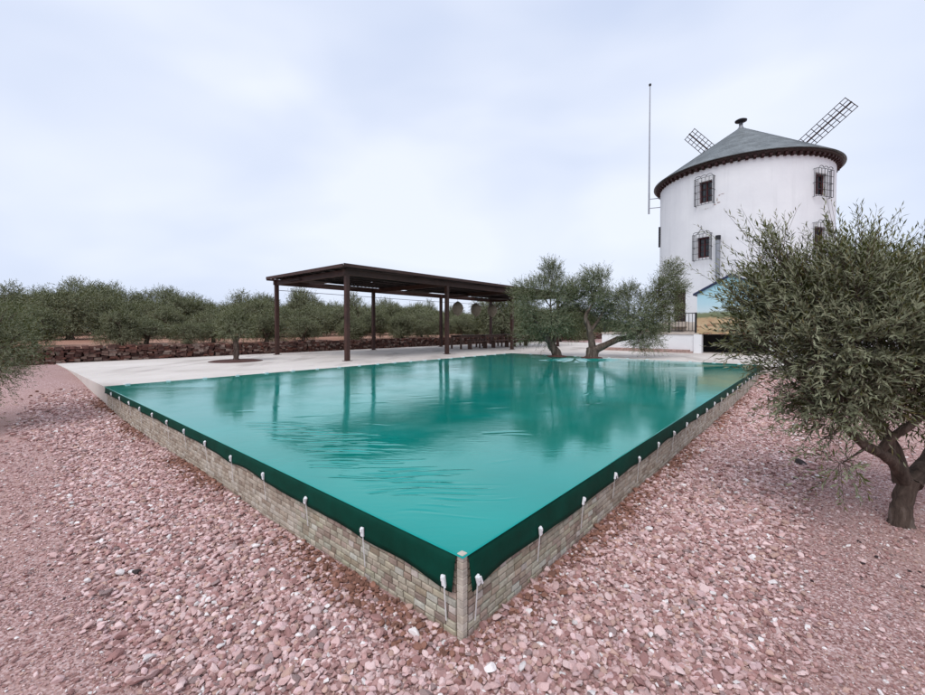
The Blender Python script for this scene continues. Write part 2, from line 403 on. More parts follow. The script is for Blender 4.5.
def tint_coarse(a, b, r, n):
    c = PINKS[r.choice(8, n, p=[.21, .23, .16, .035, .135, .10, .04, .09])] * r.uniform(0.85, 1.20, (n, 1))
    d, _ = band(a, b)
    near = np.clip(1 - (d - 0.03) / 0.26, 0, 1) * np.clip(0.5 + 1.1 * smooth_noise(a, b, 3.0, 11), 0, 1)
    spot = np.clip(1.6 * smooth_noise(a, b, 2.3, 21) - 0.85, 0, 1) * 0.7
    m = (r.uniform(0, 1, n) < np.maximum(near, spot))[:, None]
    rust = np.array([0.26, 0.125, 0.088]) * r.uniform(0.65, 1.35, (n, 1))
    return np.where(m, rust, c)
def tint_fine(a, b, r, n):
    return PINKS[r.choice(8, n, p=[.26, .16, .10, .05, .22, .10, .07, .04])] * r.uniform(0.8, 1.2, (n, 1))
def size_coarse(a, b, r, n):
    return np.clip(r.lognormal(math.log(0.0265), 0.30, n), 0.013, 0.060) * np.clip(1 + (np.hypot(a, b) - 5) / 18, 1, 1.6)
def size_fine(a, b, r, n):
    return np.clip(r.lognormal(math.log(0.0095), 0.38, n), 0.005, 0.028) * np.clip(1 + (np.hypot(a, b) - 2) / 9, 1, 1.8)
parts = [scatter(-0.3, 12, -2.6, 0.0, 3300, keep_coarse, size_coarse, 1, tint_coarse, 0.004),
         scatter(-2.7, 0.0, -0.3, 15.0, 3300, keep_coarse, size_coarse, 2, tint_coarse, 0.004),
         scatter(-2.7, -0.3, -2.6, -0.3, 3300, keep_coarse, size_coarse, 3, tint_coarse, 0.004),
         scatter(-6, 7, -6, 0, 3400, keep_fine, size_fine, 4, tint_fine, 0.002),
         scatter(-6, 0, 0, 7, 3400, keep_fine, size_fine, 5, tint_fine, 0.002)]
pos = np.concatenate([p[0] for p in parts]); rot = np.concatenate([p[1] for p in parts])
siz = np.concatenate([p[2] for p in parts]); tin = np.concatenate([p[3] for p in parts])
N = len(pos); print('gravel stones', N)
gm = bpy.data.meshes.new('gravel'); gm.vertices.add(N); gm.vertices.foreach_set('co', pos.astype(np.float32).ravel())
gm.attributes.new('rot', 'FLOAT_VECTOR', 'POINT').data.foreach_set('vector', rot.astype(np.float32).ravel())
gm.attributes.new('siz', 'FLOAT', 'POINT').data.foreach_set('value', siz.astype(np.float32))
gm.attributes.new('idx', 'INT', 'POINT').data.foreach_set('value', rng.integers(0, 8, N).astype(np.int32))
gm.attributes.new('tint', 'FLOAT_COLOR', 'POINT').data.foreach_set('color', np.concatenate([tin, np.ones((N, 1))], 1).astype(np.float32).ravel())
gm.materials.append(M['gravel'])
gravel = link('gravel', gm)
tag(gravel, 'loose pink and pale gravel heaped along the pool walls', 'gravel', kind='stuff')
ng = bpy.data.node_groups.new('scatter_stones', 'GeometryNodeTree')
ng.interface.new_socket('Geometry', in_out='INPUT', socket_type='NodeSocketGeometry'); ng.interface.new_socket('Geometry', in_out='OUTPUT', socket_type='NodeSocketGeometry')
gi = ng.nodes.new('NodeGroupInput'); go = ng.nodes.new('NodeGroupOutput'); iop = ng.nodes.new('GeometryNodeInstanceOnPoints')
ci = ng.nodes.new('GeometryNodeCollectionInfo'); ci.inputs['Collection'].default_value = src; ci.inputs['Separate Children'].default_value = True; ci.inputs['Reset Children'].default_value = True
def named(n, typ):
    x = ng.nodes.new('GeometryNodeInputNamedAttribute'); x.data_type = typ; x.inputs['Name'].default_value = n; return x.outputs['Attribute']
e2r = ng.nodes.new('FunctionNodeEulerToRotation')
ng.links.new(gi.outputs[0], iop.inputs['Points']); ng.links.new(ci.outputs[0], iop.inputs['Instance']); iop.inputs['Pick Instance'].default_value = True
ng.links.new(named('idx', 'INT'), iop.inputs['Instance Index']); ng.links.new(named('rot', 'FLOAT_VECTOR'), e2r.inputs[0]); ng.links.new(e2r.outputs[0], iop.inputs['Rotation'])
ng.links.new(named('siz', 'FLOAT'), iop.inputs['Scale']); ng.links.new(iop.outputs[0], go.inputs[0])
mod = gravel.modifiers.new('stones', 'NODES'); mod.node_group = ng

# ------------------------------------------------------------------ pool wall with stone tiles
pool = empty('pool_wall', P(0, 0, 0), 0)
tag(pool, 'low pool wall clad in small beige stone tiles, meeting at a sharp corner', 'pool wall')
pinv = Matrix.Translation(-P(0, 0, 0))
def under(o, par):
    o.parent = par; o.matrix_parent_inverse = Matrix.Translation(-par.location); return o
mb = MB(); abbox(mb, 0.012, PA, 0.012, 0.27, -0.35, ZT - 0.004); abbox(mb, 0.012, 0.27, 0.2702, PB + 0.2, -0.35, ZT - 0.004)
under(mb.build('wall_core', M['grout']), pool)
rr = random.Random(5)
COURSE = 0.0395
tiles = []     # (centre a/b, z, length, side)
for side, Ltot in (('b', PA), ('a', PB)):
    for ci_ in range(13):
        z = ZT - 0.006 - COURSE * (ci_ + 0.5); s = 0.045
        first = True
        while s < Ltot - 0.03:
            w = rr.uniform(0.058, 0.098) if not first else rr.uniform(0.035, 0.10); first = False
            w = min(w, Ltot - s); tiles.append((s + w / 2, z, w - 0.005, side)); s += w
TC = [(0.40, 0.335, 0.265), (0.46, 0.395, 0.32), (0.33, 0.262, 0.203), (0.50, 0.44, 0.37), (0.42, 0.345, 0.27), (0.29, 0.225, 0.172)]
def tile_shape(mb, c, L, hgt, proud, rot, r):
    # chamfered pillow face tile: back 4, front ring 4
    d = 0.006; x, z = L / 2, hgt / 2; j = lambda: r.uniform(-0.0016, 0.0016)
    vs = [(-x, 0, -z), (x, 0, -z), (x, 0, z), (-x, 0, z)]
    m = [(-x, -proud + d * .6, -z), (x, -proud + d * .6, -z), (x, -proud + d * .6, z), (-x, -proud + d * .6, z)]
    fr = [(-x + d + j(), -proud + j(), -z + d + j()), (x - d + j(), -proud + j(), -z + d + j()), (x - d + j(), -proud + j(), z - d + j()), (-x + d + j(), -proud + j(), z - d + j())]
    fs = [(8, 9, 10, 11)]
    for k in range(4):
        k2 = (k + 1) % 4; fs += [(k, k2, 4 + k2, 4 + k), (4 + k, 4 + k2, 8 + k2, 8 + k)]
    mb.add([rot @ Vector(p) + Vector(c) for p in vs + m + fr], fs)
def set_tint(me, cols_per_face):
    a_ = me.attributes.new('tint', 'FLOAT_COLOR', 'FACE')
    a_.data.foreach_set('color', np.array([(*c, 1.0) for c in cols_per_face], np.float32).ravel())
variants = []
for k in range(12):
    m_ = MB(); tile_shape(m_, (0, 0, 0), 1.0, COURSE - 0.005, 0.012, Matrix.Identity(3), rr)
    me = m_.mesh('tile', M['tile']); c = TC[k % 6]; set_tint(me, [tuple(x * rr.uniform(0.93, 1.05) for x in c)] * len(m_.f)); variants.append(me)
# unit-length tile meshes would scale their chamfers: make them per length class instead
lens = [0.055, 0.065, 0.08, 0.09]; vmesh = {}
for L in lens:
    for k in range(6):
        m_ = MB(); tile_shape(m_, (0, 0, 0), L - 0.004, COURSE - 0.005, 0.012 + rr.uniform(-0.002, 0.003), Matrix.Identity(3), rr)
        me = m_.mesh('tile', M['tile']); c = TC[k]; set_tint(me, [tuple(x * rr.uniform(0.93, 1.05) for x in c)] * len(m_.f)); vmesh[(L, k)] = me
for me in variants: bpy.data.meshes.remove(me)
ROTL = Matrix(((-U[0], -V[0] * -1, 0), (-U[1], V[1], 0), (0, 0, 1)))
# local x along wall, local -y outwards
def wall_basis(side):
    if side == 'b':  x = Vector((-U[0], -U[1], 0)); y = Vector((V[0], V[1], 0))      # face looks along -V
    else:            x = Vector((V[0], V[1], 0)); y = Vector((U[0], U[1], 0))        # face looks along -U
    return Matrix((x, y, Vector((0, 0, 1)))).transposed()
WB = {s: wall_basis(s) for s in 'ab'}
def on_wall(side, s, off=0.0):
    return P(s, 0.012 - off, 0) if side == 'b' else P(0.012 - off, s, 0)
order = sorted(range(len(tiles)), key=lambda i: (tiles[i][0] if (tiles[i][1] < 0.285 and tiles[i][1] > 0.01) else 100 + tiles[i][0]))
single = set(order[:300]); rest = MB(); rc = []
for i, (s, z, L, side) in enumerate(tiles):
    c = on_wall(side, s) + Vector((0, 0, z))
    if i in single:
        Lq = min(lens, key=lambda q_: abs(q_ - L)); k = rr.choice([0, 0, 1, 1, 1, 2, 3, 3, 4, 4, 5])
        o = link('tile', vmesh[(Lq, k)]); o.parent = pool; o.location = c - pool.location
        o.rotation_euler = WB[side].to_euler(); o.scale = ((L) / (Lq - 0.004), 1, 1)
    else:
        n0 = len(rest.f); tile_shape(rest, c, L, COURSE - 0.005, 0.012 + rr.uniform(-0.002, 0.003), WB[side], rr)
        col = TC[rr.choice([0, 0, 1, 1, 1, 2, 3, 3, 4, 4, 5])]; k = rr.uniform(0.9, 1.08); rc += [tuple(x * k for x in col)] * (len(rest.f) - n0)
me = rest.mesh('tile_cladding', M['tile']); set_tint(me, rc); o = under(link('tile_cladding', me), pool); o['kind'] = 'stuff'
# corner tiles: slightly rounded quoins, one per course
for k in range(13):
    z = ZT + 0.014 - COURSE * (k + 0.5); w = 0.040 + rr.uniform(-0.001, 0.001)
    m_ = MB(); m_.box((0, 0, 0), (w, w, COURSE - 0.0012), WB['b'])
    me = m_.mesh('corner_tile', M['tile']); c = TC[rr.choice([1, 3, 3, 4])]; set_tint(me, [tuple(x * 1.05 for x in c)] * 6)
    o = link('corner_tile', me, pool); o.location = P(0.014, 0.014, z) - pool.location
    mo = o.modifiers.new('bevel', 'BEVEL'); mo.width = 0.004; mo.segments = 2

# ------------------------------------------------------------------ pool cover
cover = empty('pool_cover', P(0, 0, ZT)); tag(cover, 'taut wet turquoise tarpaulin stretched over the whole pool with dark green skirts', 'pool cover')
e0 = [-0.019, -0.012, 0.0, 0.03, 0.06]
ca = np.concatenate([e0, np.arange(0.07, 2.9, 0.010), np.arange(2.92, 4.2, 0.018), np.arange(4.22, PA + 0.2, 0.05), [PA + 0.22]])
cb = np.concatenate([e0, np.arange(0.07, 1.5, 0.010), np.arange(1.52, 2.6, 0.018), np.arange(2.62, PB + 0.2, 0.05), [PB + 0.22]])
A2, B2 = np.meshgrid(ca, cb, indexing='ij')
edge = np.minimum(np.minimum(A2, PA - A2), np.minimum(B2, PB - B2))
Z2 = ZT + 0.010 - 0.002 * (np.minimum(A2, B2) < -0.015) - 0.014 * ss((edge - 0.25) / 1.5) - 0.025 * ss((PA - 0.1 - A2) / 5.0) * ss(np.minimum(A2, np.minimum(B2, PB - B2)) / 3.0) + 0.003 * smooth_noise(A2, B2, 1.2, 5) * ss((edge - 0.2) / 0.8)
r2 = np.random.default_rng(12)
X2 = C0[0] + A2 * U[0] + B2 * V[0]; Y2 = C0[1] + A2 * U[1] + B2 * V[1]
def ridge(x0, y0, x1, y1, w, amp):
    global Z2
    dx, dy = x1 - x0, y1 - y0; L = math.hypot(dx, dy); dx /= L; dy /= L
    s = (X2 - x0) * dx + (Y2 - y0) * dy; d = -(X2 - x0) * dy + (Y2 - y0) * dx
    d = d + 0.018 * np.sin(s * 4 / max(L, 0.3) + x0 * 7)
    prof = np.where((s > 0) & (s < L), np.sin(np.pi * np.clip(s / L, 0, 1)) ** 0.7, 0)
    Z2 += amp * prof * np.exp(-(d / w) ** 2) * ss((edge - 0.02) / 0.2)
for k in range(120):                                    # fine parallel tension folds off the short wall
    s = r2.uniform(0.45, 4.0); p = P(s, r2.uniform(0.10, 0.55) + 0.25 * (s > 2)); L = r2.uniform(0.25, 0.75)
    an = r2.normal(0.03, 0.05); ridge(p.x, p.y, p.x + L * math.cos(an), p.y + L * math.sin(an), r2.uniform(0.007, 0.013), r2.choice([-1, -1, 1]) * r2.uniform(0.0015, 0.0040))
for k in range(45):                                     # scattered short creases over the sheet
    p = P(r2.uniform(0.5, 5.0), r2.uniform(0.6, 7.0)); L = r2.uniform(0.2, 0.6)
    an = r2.normal(0.2, 0.25); ridge(p.x, p.y, p.x + L * math.cos(an), p.y + L * math.sin(an), r2.uniform(0.02, 0.035), r2.choice([-1, 1]) * r2.uniform(0.001, 0.003))
for k in range(22):
    p = P(r2.uniform(4.0, PA - 0.6), r2.uniform(1.5, PB - 1.0)); L = r2.uniform(0.5, 1.6)
    an = r2.normal(0.0, 0.25); ridge(p.x, p.y, p.x + L * math.cos(an), p.y + L * math.sin(an), r2.uniform(0.05, 0.08), r2.choice([-1, 1]) * r2.uniform(0.001, 0.0022))
for k in range(16):                                     # folds fanning out around the tree roots
    an = -2.6 + k * 0.14; ridge(4.3, 16.0, 4.3 + 1.8 * math.cos(an), 16.0 + 1.8 * math.sin(an), 0.05, 0.02 * (-1) ** k)
nA, nB = A2.shape; i2 = np.arange(nA * nB).reshape(nA, nB)
q2 = np.stack([i2[:-1, :-1], i2[:-1, 1:], i2[1:, 1:], i2[1:, :-1]], -1).reshape(-1, 4)
me = np_mesh('sheet', np.stack([X2, Y2, Z2], -1).reshape(-1, 3), q2, M['cover'], True); under(link('sheet', me), cover)
CLIPS = {'b': [0.10 + 0.70 * k for k in range(13)], 'a': [0.085 + 0.63 * k for k in range(22)]}
def hem(side, s, ph):
    sp = 0.70 if side == 'b' else 0.63; s0 = CLIPS[side][0]
    t_ = ((s - s0) / sp) % 1.0
    tent = 1 - abs(2 * t_ - 1)                               # 0 at a clip, 1 between clips
    d = 0.192 - 0.014 * (1 - (1 - tent) ** 1.6) + 0.008 * math.sin(s * 4.3 + ph) + 0.004 * math.sin(s * 11 + ph)
    return d * (1 - (0.42 if side == 'b' else 0.15) * min(1, s / 4.5))
for side, L in (('b', PA + 0.1), ('a', PB + 0.15)):
    mb = MB(); ss_ = list(np.arange(0.03, L, 0.05)); rows = 6; vs = []; fs = []
    for j in range(rows):
        f = j / (rows - 1)
        for i, s in enumerate(ss_):
            d = hem(side, s, 0.4 if side == 'b' else 2.0)
            s2 = s + (0.018 * f if i == 0 else 0)
            off = 0.030 + 0.006 * math.sin(s * 6 + f * 2) * f + 0.004 * f - (0.008 * (1 - f) if j == 0 else 0)
            p = on_wall(side, s2, off); vs.append((p.x, p.y, ZT + 0.008 - d * f))
    n = len(ss_)
    for j in range(rows - 1):
        for i in range(n - 1):
            fs.append((j * n + i, (j + 1) * n + i, (j + 1) * n + i + 1, j * n + i + 1))
    mb.add(vs, fs, True)
    o = under(mb.build('skirt', M['skirt']), cover); so = o.modifiers.new('thick', 'SOLIDIFY'); so.thickness = 0.003

# white clips with straps along both near walls
ORD = ['first', 'second', 'third', 'fourth', 'fifth', 'sixth', 'seventh', 'eighth', 'ninth', 'tenth', 'eleventh', 'twelfth', 'thirteenth', 'fourteenth', 'fifteenth',
       'sixteenth', 'seventeenth', 'eighteenth', 'nineteenth', 'twentieth', 'twenty-first', 'twenty-second']
bk = MB(); bk.box((0, 0, 0), (0.027, 0.014, 0.058)); bk.box((0, -0.010, 0.012), (0.018, 0.010, 0.026)); bk_me = bk.mesh('buckle', M['white_plastic'])
for side in 'ba':
    for k, s in enumerate(CLIPS[side]):
        d = hem(side, s, 0.4 if side == 'b' else 2.0); zc = ZT - d + 0.058
        base = on_wall(side, s, 0.046) + Vector((0, 0, zc))
        e = empty('cover_clip', base); e.rotation_euler = WB[side].to_euler()
        way = 'on the short pool wall' if side == 'b' else 'on the long pool wall'
        tag(e, f'white plastic clip and strap {way}, {ORD[k]} from the bare stone corner', 'clip', 'white clips holding down the pool cover')
        o = link('buckle', bk_me, e); o.rotation_euler = (0, rr.uniform(-0.55, 0.55), 0)
        mo = o.modifiers.new('bevel', 'BEVEL'); mo.width = 0.004; mo.segments = 2
        gz = float(ground_z(s if side == 'b' else -0.1, -0.1 if side == 'b' else s))
        end = max(gz + 0.03, zc - rr.uniform(0.19, 0.23))
        m_ = MB(); m_.bar((0, 0.004, -0.02), (0, 0.020, end - zc), 0.008, 0.003, up=(0, 1, 0))
        m_.build('strap', M['strap'], e)
        if k % 3 == 0:
            m_ = MB(); m_.bar((0.004, -0.012, 0.02), (0.022, -0.012, -0.024), 0.010, 0.006, up=(0, 1, 0)); m_.build('toggle', M['white_plastic'], e)
# small ties on the paving sides
tie = MB(); tie.box((0, 0, 0.008), (0.05, 0.035, 0.016)); tie.box((0.0, 0.05, 0.006), (0.022, 0.09, 0.006)); tie_me = tie.mesh('cover_tie', M['white_plastic'])
for k in range(20):
    o = link('cover_tie', tie_me); o.location = P(PA + 0.20, 0.35 + 0.7 * k, ZT + 0.012); o.rotation_euler = (0, 0, ROT + R(rr.uniform(-20, 20)))
    o.scale = (1.6, 1.4, 1.3)
    tag(o, 'small white tie pinning the cover edge to the pergola paving', 'tie', 'ties along the pergola side of the cover')
for k in range(12):
    o = link('cover_tie', tie_me); o.location = P(0.6 + 0.7 * k, PB + 0.20, ZT + 0.012); o.rotation_euler = (0, 0, ROT - R(90) + R(rr.uniform(-20, 20)))
    o.scale = (1.6, 1.4, 1.3)
    tag(o, 'small white tie pinning the cover edge on the paving towards the mill', 'tie', 'ties along the mill side of the cover')

# ------------------------------------------------------------------ dry stone wall behind the paving
wall = empty('dry_stone_wall', P(17.75, 0, ZT)); tag(wall, 'low dry stone wall of reddish brown field stones behind the paving', 'stone wall')
sv = MB(); sc = []; rs = random.Random(9)
SC = [(0.15, 0.065, 0.048), (0.14, 0.07, 0.056), (0.07, 0.036, 0.030), (0.20, 0.125, 0.10), (0.12, 0.066, 0.054), (0.09, 0.042, 0.033), (0.25, 0.18, 0.15)]
WBm = wall_basis('b')
Wm = Matrix((Vector((V[0], V[1], 0)), Vector((-U[0], -U[1], 0)), Vector((0, 0, 1)))).transposed()
b = -6.0
while b < 66:
    zz_ = 0.30
    step = rs.uniform(0.09, 0.22) * (1 if b < 30 else 1.8)
    top = 0.93 + 0.015 * math.sin(b * 0.9) + rs.uniform(-0.012, 0.012)
    while zz_ < top:
        h_ = rs.uniform(0.05, 0.115); n0 = len(sv.f)
        c = P(17.72 + rs.uniform(-0.04, 0.03), b + step / 2 + rs.uniform(-0.05, 0.05), min(zz_ + h_ / 2, top))
        sv.box(c, (step * rs.uniform(0.85, 1.15), 0.26, h_ * 0.94), Wm @ Matrix.Rotation(rs.uniform(-0.10, 0.10), 3, 'Y'), jit=0.018, rng=rs)
        col = rs.choice(SC); k = rs.uniform(0.75, 1.15); sc += [tuple(x * k for x in col)] * (len(sv.f) - n0); zz_ += h_
    b += step
me = sv.mesh('stones', M['field_stone']); set_tint(me, sc); o = under(link('stones', me), wall); o['kind'] = 'stuff'
mb = MB(); abbox(mb, 17.76, 17.93, -6, 66, 0.2, 0.89); under(mb.build('earth_core', M['mulch']), wall)

# ------------------------------------------------------------------ pergola
F0 = np.array(ab(-4.06, 14.6)); BAY, DEP = 5.15, 5.3; zp, ztop = ZT, 3.62
perg = empty('pergola', P(F0[0], F0[1], ZT)); tag(perg, 'long brown steel pergola with a flat sheet roof beside the pool', 'pergola')
def pa(w, s, z): return P(F0[0] + w, F0[1] + s, z)
for w in (0, DEP):
    for k in range(4):
        mb = MB(); mb.box(pa(w, k * BAY, (zp + ztop) / 2), (0.15, 0.15, ztop - zp), Wm); o = under(mb.build('post', M['steel_brown'], bevel=0.01), perg)
        mb = MB(); mb.box(pa(w, k * BAY, zp + 0.008), (0.26, 0.26, 0.016), Wm); under(mb.build('foot_plate', M['steel_brown']), perg)
for w in (0, DEP):
    mb = MB(); mb.bar(pa(w, -0.12, ztop - 0.06), pa(w, 3 * BAY + 0.12, ztop - 0.06), 0.14, 0.20); under(mb.build('beam', M['steel_brown'], bevel=0.008), perg)
for k in range(4):
    mb = MB(); mb.bar(pa(0.08, k * BAY, ztop - 0.07), pa(DEP - 0.08, k * BAY, ztop - 0.07), 0.12, 0.19); under(mb.build('cross_beam', M['steel_brown']), perg)
for k in range(1, 8):
    w = DEP * k / 8
    mb = MB(); mb.bar(pa(w, -0.25, ztop + 0.078), pa(w, 3 * BAY + 0.25, ztop + 0.078), 0.06, 0.07); under(mb.build('purlin', M['roof_brown']), perg)
rp = random.Random(3); s = -0.35; kpan = 0
while s < 3 * BAY + 0.3:
    wd = rp.uniform(1.7, 2.3); e_ = min(s + wd, 3 * BAY + 0.38); mb = MB()
    z0 = ztop + 0.118 + 0.02 * (kpan % 2) ; w0 = -0.32 - rp.uniform(0, 0.05); w1 = DEP + 0.12 + rp.uniform(-0.7, 0.15) * (1 if kpan > 0 else 0.3)
    n = 12; vs = []; fs = []                                   # ribbed sheet
    m_ = 20
    for j in range(m_ + 1):
        sx = s + (e_ + 0.05 - s) * j / m_; rib = 0.018 if (j % 2) else 0.0
        for i in range(n + 1):
            w = w0 + (w1 - w0) * i / n; sag = -0.012 * math.sin(i * 1.7 + kpan) + rp.uniform(-0.003, 0.003)
            vs.append(pa(w, sx, z0 + rib + sag + 0.02 * (j / m_ if kpan % 3 == 1 else 0)))
    for j in range(m_):
        for i in range(n): fs.append((j * (n + 1) + i, (j + 1) * (n + 1) + i, (j + 1) * (n + 1) + i + 1, j * (n + 1) + i + 1))
    mb.add(vs, fs); o = under(mb.build('roof_panel', M['roof_brown']), perg); so = o.modifiers.new('thick', 'SOLIDIFY'); so.thickness = 0.03; so.offset = -1
    if rp.random() < 0.75:                                     # sheet ends hanging under the roof
        w = DEP - rp.uniform(0.9, 2.2); mb = MB(); zc = ztop - 0.06 - rp.uniform(0, 0.06); s1 = s + rp.uniform(0.1, 0.4)
        mb.bar(pa(w, s1, zc), pa(w, min(e_ - 0.05, s1 + 1.5), zc), 0.9, 0.035); under(mb.build('shade_slat', M['roof_brown']), perg)
    s = e_; kpan += 1
for (w, z) in ((-0.37, ztop + 0.125), (DEP + 0.16, ztop + 0.06)):
    mb = MB(); mb.bar(pa(w, -0.36, z), pa(w, 3 * BAY + 0.36, z), 0.03, 0.11 if w < 0 else 0.08); under(mb.build('fascia', M['steel_brown']), perg)
mb = MB(); mb.bar(pa(-0.35, -0.38, ztop + 0.105), pa(DEP + 0.14, -0.38, ztop + 0.115), 0.03, 0.11); under(mb.build('fascia', M['steel_brown']), perg)
mb = MB(); mb.tube([pa(DEP, 0.0, ztop - 0.38), pa(DEP, 1.5 * BAY, ztop - 0.41), pa(DEP, 3 * BAY, ztop - 0.38)], [0.012] * 3, 6); under(mb.build('tie_wire', M['steel_brown']), perg)

# tables under the pergola, pendant lamps
tn = ['nearest the open end', 'in the middle of the row', 'nearest the pool olive trees']
for k, (s, L, w) in enumerate(((8.7, 1.9, 2.7), (10.9, 1.9, 2.7), (13.1, 1.8, 2.7))):
    e = empty('wooden_table', pa(w, s + L / 2, ZT), ROT)
    tag(e, f'dark wooden table under the pergola, {["farthest from the olive trees by the pool", "middle one of the row of three", "closest to the olive trees by the pool"][k]}', 'table', 'tables under the pergola')
    for j in range(5):
        mb = MB(); mb.box((0, (j - 2) * 0.165, 0.745), (L, 0.155, 0.035)); mb.build('plank', M['plank'], e)
    for (x, y) in ((-1, -1), (1, -1), (1, 1), (-1, 1)):
        mb = MB(); mb.box((x * (L / 2 - 0.12), y * 0.34, 0.364), (0.08, 0.08, 0.727)); mb.build('leg', M['plank'], e)
    for y in (-1, 1):
        mb = MB(); mb.box((0, y * 0.34, 0.68), (L - 0.33, 0.03, 0.09)); mb.build('rail', M['plank'], e)
for k in range(4):                                     # benches on the pool side and back of the tables
    s = 8.8 + 2.15 * (k % 3) if k < 3 else 10.9; w = 1.85 if k < 3 else 3.6
    e = empty('wooden_bench', pa(w, s + 0.85, ZT), ROT)
    tag(e, f'dark wooden bench {["before the table farthest from the pool olives", "before the middle table", "before the table closest to the pool olives", "behind the middle table"][k]} under the pergola', 'bench', 'benches at the pergola tables')
    mb = MB(); mb.box((0, 0, 0.43), (1.6, 0.30, 0.04)); mb.build('seat', M['plank'], e)
    for x in (-0.68, 0.68):
        mb = MB(); mb.box((x, 0, 0.205), (0.06, 0.26, 0.41)); mb.build('leg', M['plank'], e)
for k, (s, w) in enumerate(((8.6, 2.4), (10.3, 2.5), (12.0, 2.6))):
    p = pa(w, s, 0); e = empty('pendant_lamp', (p.x, p.y, 2.25)); e.scale = (0.85, 0.85, 1); tag(e, f'pale wicker pendant lampshade under the pergola roof, {["first", "second", "third"][k]} from its open end', 'lamp', 'wicker pendant lamps')
    mb = MB(); mb.lathe([(0.03, 0.0), (0.10, 0.05), (0.22, 0.14), (0.33, 0.30), (0.36, 0.46), (0.30, 0.62), (0.16, 0.74), (0.05, 0.80)], 16); sh = mb.build('lamp_shade', M['wicker'], e)
    for j in range(5):
        z = 0.12 + 0.13 * j; r_ = [0.20, 0.31, 0.355, 0.33, 0.24][j]; mb = MB()
        mb.tube([(r_ * math.cos(t_), r_ * math.sin(t_), z) for t_ in np.linspace(0, 2 * math.pi, 17)], [0.013] * 17, 5, cap=False); mb.build('band', M['wicker'], sh)
    mb = MB(); mb.tube([(0, 0, 0.79), (0, 0, ztop + 0.04 - 2.25)], [0.010, 0.010], 5); mb.build('cord', M['iron'], e)

# ------------------------------------------------------------------ mill
MC = Vector((16.2, 24.4, 0)); RT, ZB, ZE = 4.2, 1.37, 9.95
mill = empty('windmill', (MC.x, MC.y, ZB)); tag(mill, 'round whitewashed windmill tower with a grey conical slate roof and lattice sails', 'windmill')
TH = lambda d: R(d)
opens = [  # theta0, theta1, z0, z1, kind
    (-149.2, -140.2, 8.20, 9.32, 'w'), (-150.2, -141.6, 5.32, 6.40, 'w'), (-77.5, -66.5, 8.10, 9.15, 'w'), (-77.5, -66.5, 5.45, 6.55, 'w'), (-170.5, -158.6, 1.95, 3.74, 'd')]
ths = sorted(set([round(-180 + 360 * k / 72, 3) for k in range(72)] + [o[0] for o in opens] + [o[1] for o in opens])); zs_ = sorted(set([ZB, ZE + 0.02, 2.6, 4.5, 7.3] + [o[2] for o in opens] + [o[3] for o in opens]))
def cyl(th, z, r=RT): return (r * math.cos(th), r * math.sin(th), z - ZB)
mb = MB(); vs = [cyl(R(t_), z) for z in zs_ for t_ in ths]; n = len(ths); fs = []
for j in range(len(zs_) - 1):
    for i in range(n):
        tm = (ths[i] + (ths[i + 1] if i < n - 1 else 180)) / 2; zm = (zs_[j] + zs_[j + 1]) / 2
        if any(o[0] < tm < o[1] and o[2] < zm < o[3] for o in opens): continue
        fs.append((j * n + i, j * n + (i + 1) % n, (j + 1) * n + (i + 1) % n, (j + 1) * n + i))
mb.add(vs, fs, True); mb.build('tower', M['plaster'], mill)
mb = MB(); mb.lathe([(RT + 0.05, 0.0), (RT + 0.05, 0.55), (RT - 0.05, 0.56)], 72); mb.build('plinth', M['beige_plinth'], mill)
# eave ring, brackets, roof courses, cap
mb = MB(); mb.lathe([(RT - 0.02, ZE + 0.03), (RT + 0.06, ZE + 0.03), (RT + 0.08, ZE + 0.12), (RT + 0.24, ZE + 0.14), (RT + 0.27, ZE + 0.17), (RT + 0.27, ZE + 0.30), (RT + 0.2, ZE + 0.34)], 96, (0, 0, -ZB)); mb.build('eave', M['dark_wood'], mill)
mbr = MB(); mbr.box((0.10, 0, 0.02), (0.26, 0.12, 0.11)); mbr.box((0.05, 0, -0.06), (0.14, 0.12, 0.045)); br = mbr.mesh('bracket', M['eave_wood'])
for k in range(84):
    t_ = 2 * math.pi * k / 84; o = link('bracket', br, mill); o.location = ((RT - 0.03) * math.cos(t_), (RT - 0.03) * math.sin(t_), ZE + 0.045 - ZB); o.rotation_euler = (0, 0, t_)
zr0, zr1, rr0 = ZE + 0.27, 13.22, RT + 0.36; prof = []; NC = 26
for k in range(NC):
    f0, f1 = k / NC, (k + 1) / NC
    prof += [(rr0 * (1 - f0) + 0.10 * f0 + 0.022, zr0 + (zr1 - zr0) * f0 - 0.008), (rr0 * (1 - f1) + 0.10 * f1 + 0.022 * (1), zr0 + (zr1 - zr0) * f1 - 0.03)]
mb = MB(); mb.lathe([(rr0 - 0.25, zr0 - 0.02)] + [(rr0 + 0.02, zr0 - 0.03)] + prof, 96, (0, 0, -ZB), smooth=False); roof = mb.build('roof', M['slate'], mill)
mb = MB(); mb.lathe([(0.22, 13.10), (0.16, 13.22), (0.10, 13.30), (0.10, 13.52), (0.0, 13.52)], 20, (0, 0, -ZB)); mb.build('ridge_collar', M['zinc'], roof)
mb = MB(); mb.lathe([(0.05, 13.50), (0.12, 13.54), (0.30, 13.60), (0.31, 13.66), (0.20, 13.72), (0.0, 13.745)], 20, (0, 0, -ZB)); mb.build('cap', M['iron'], roof)
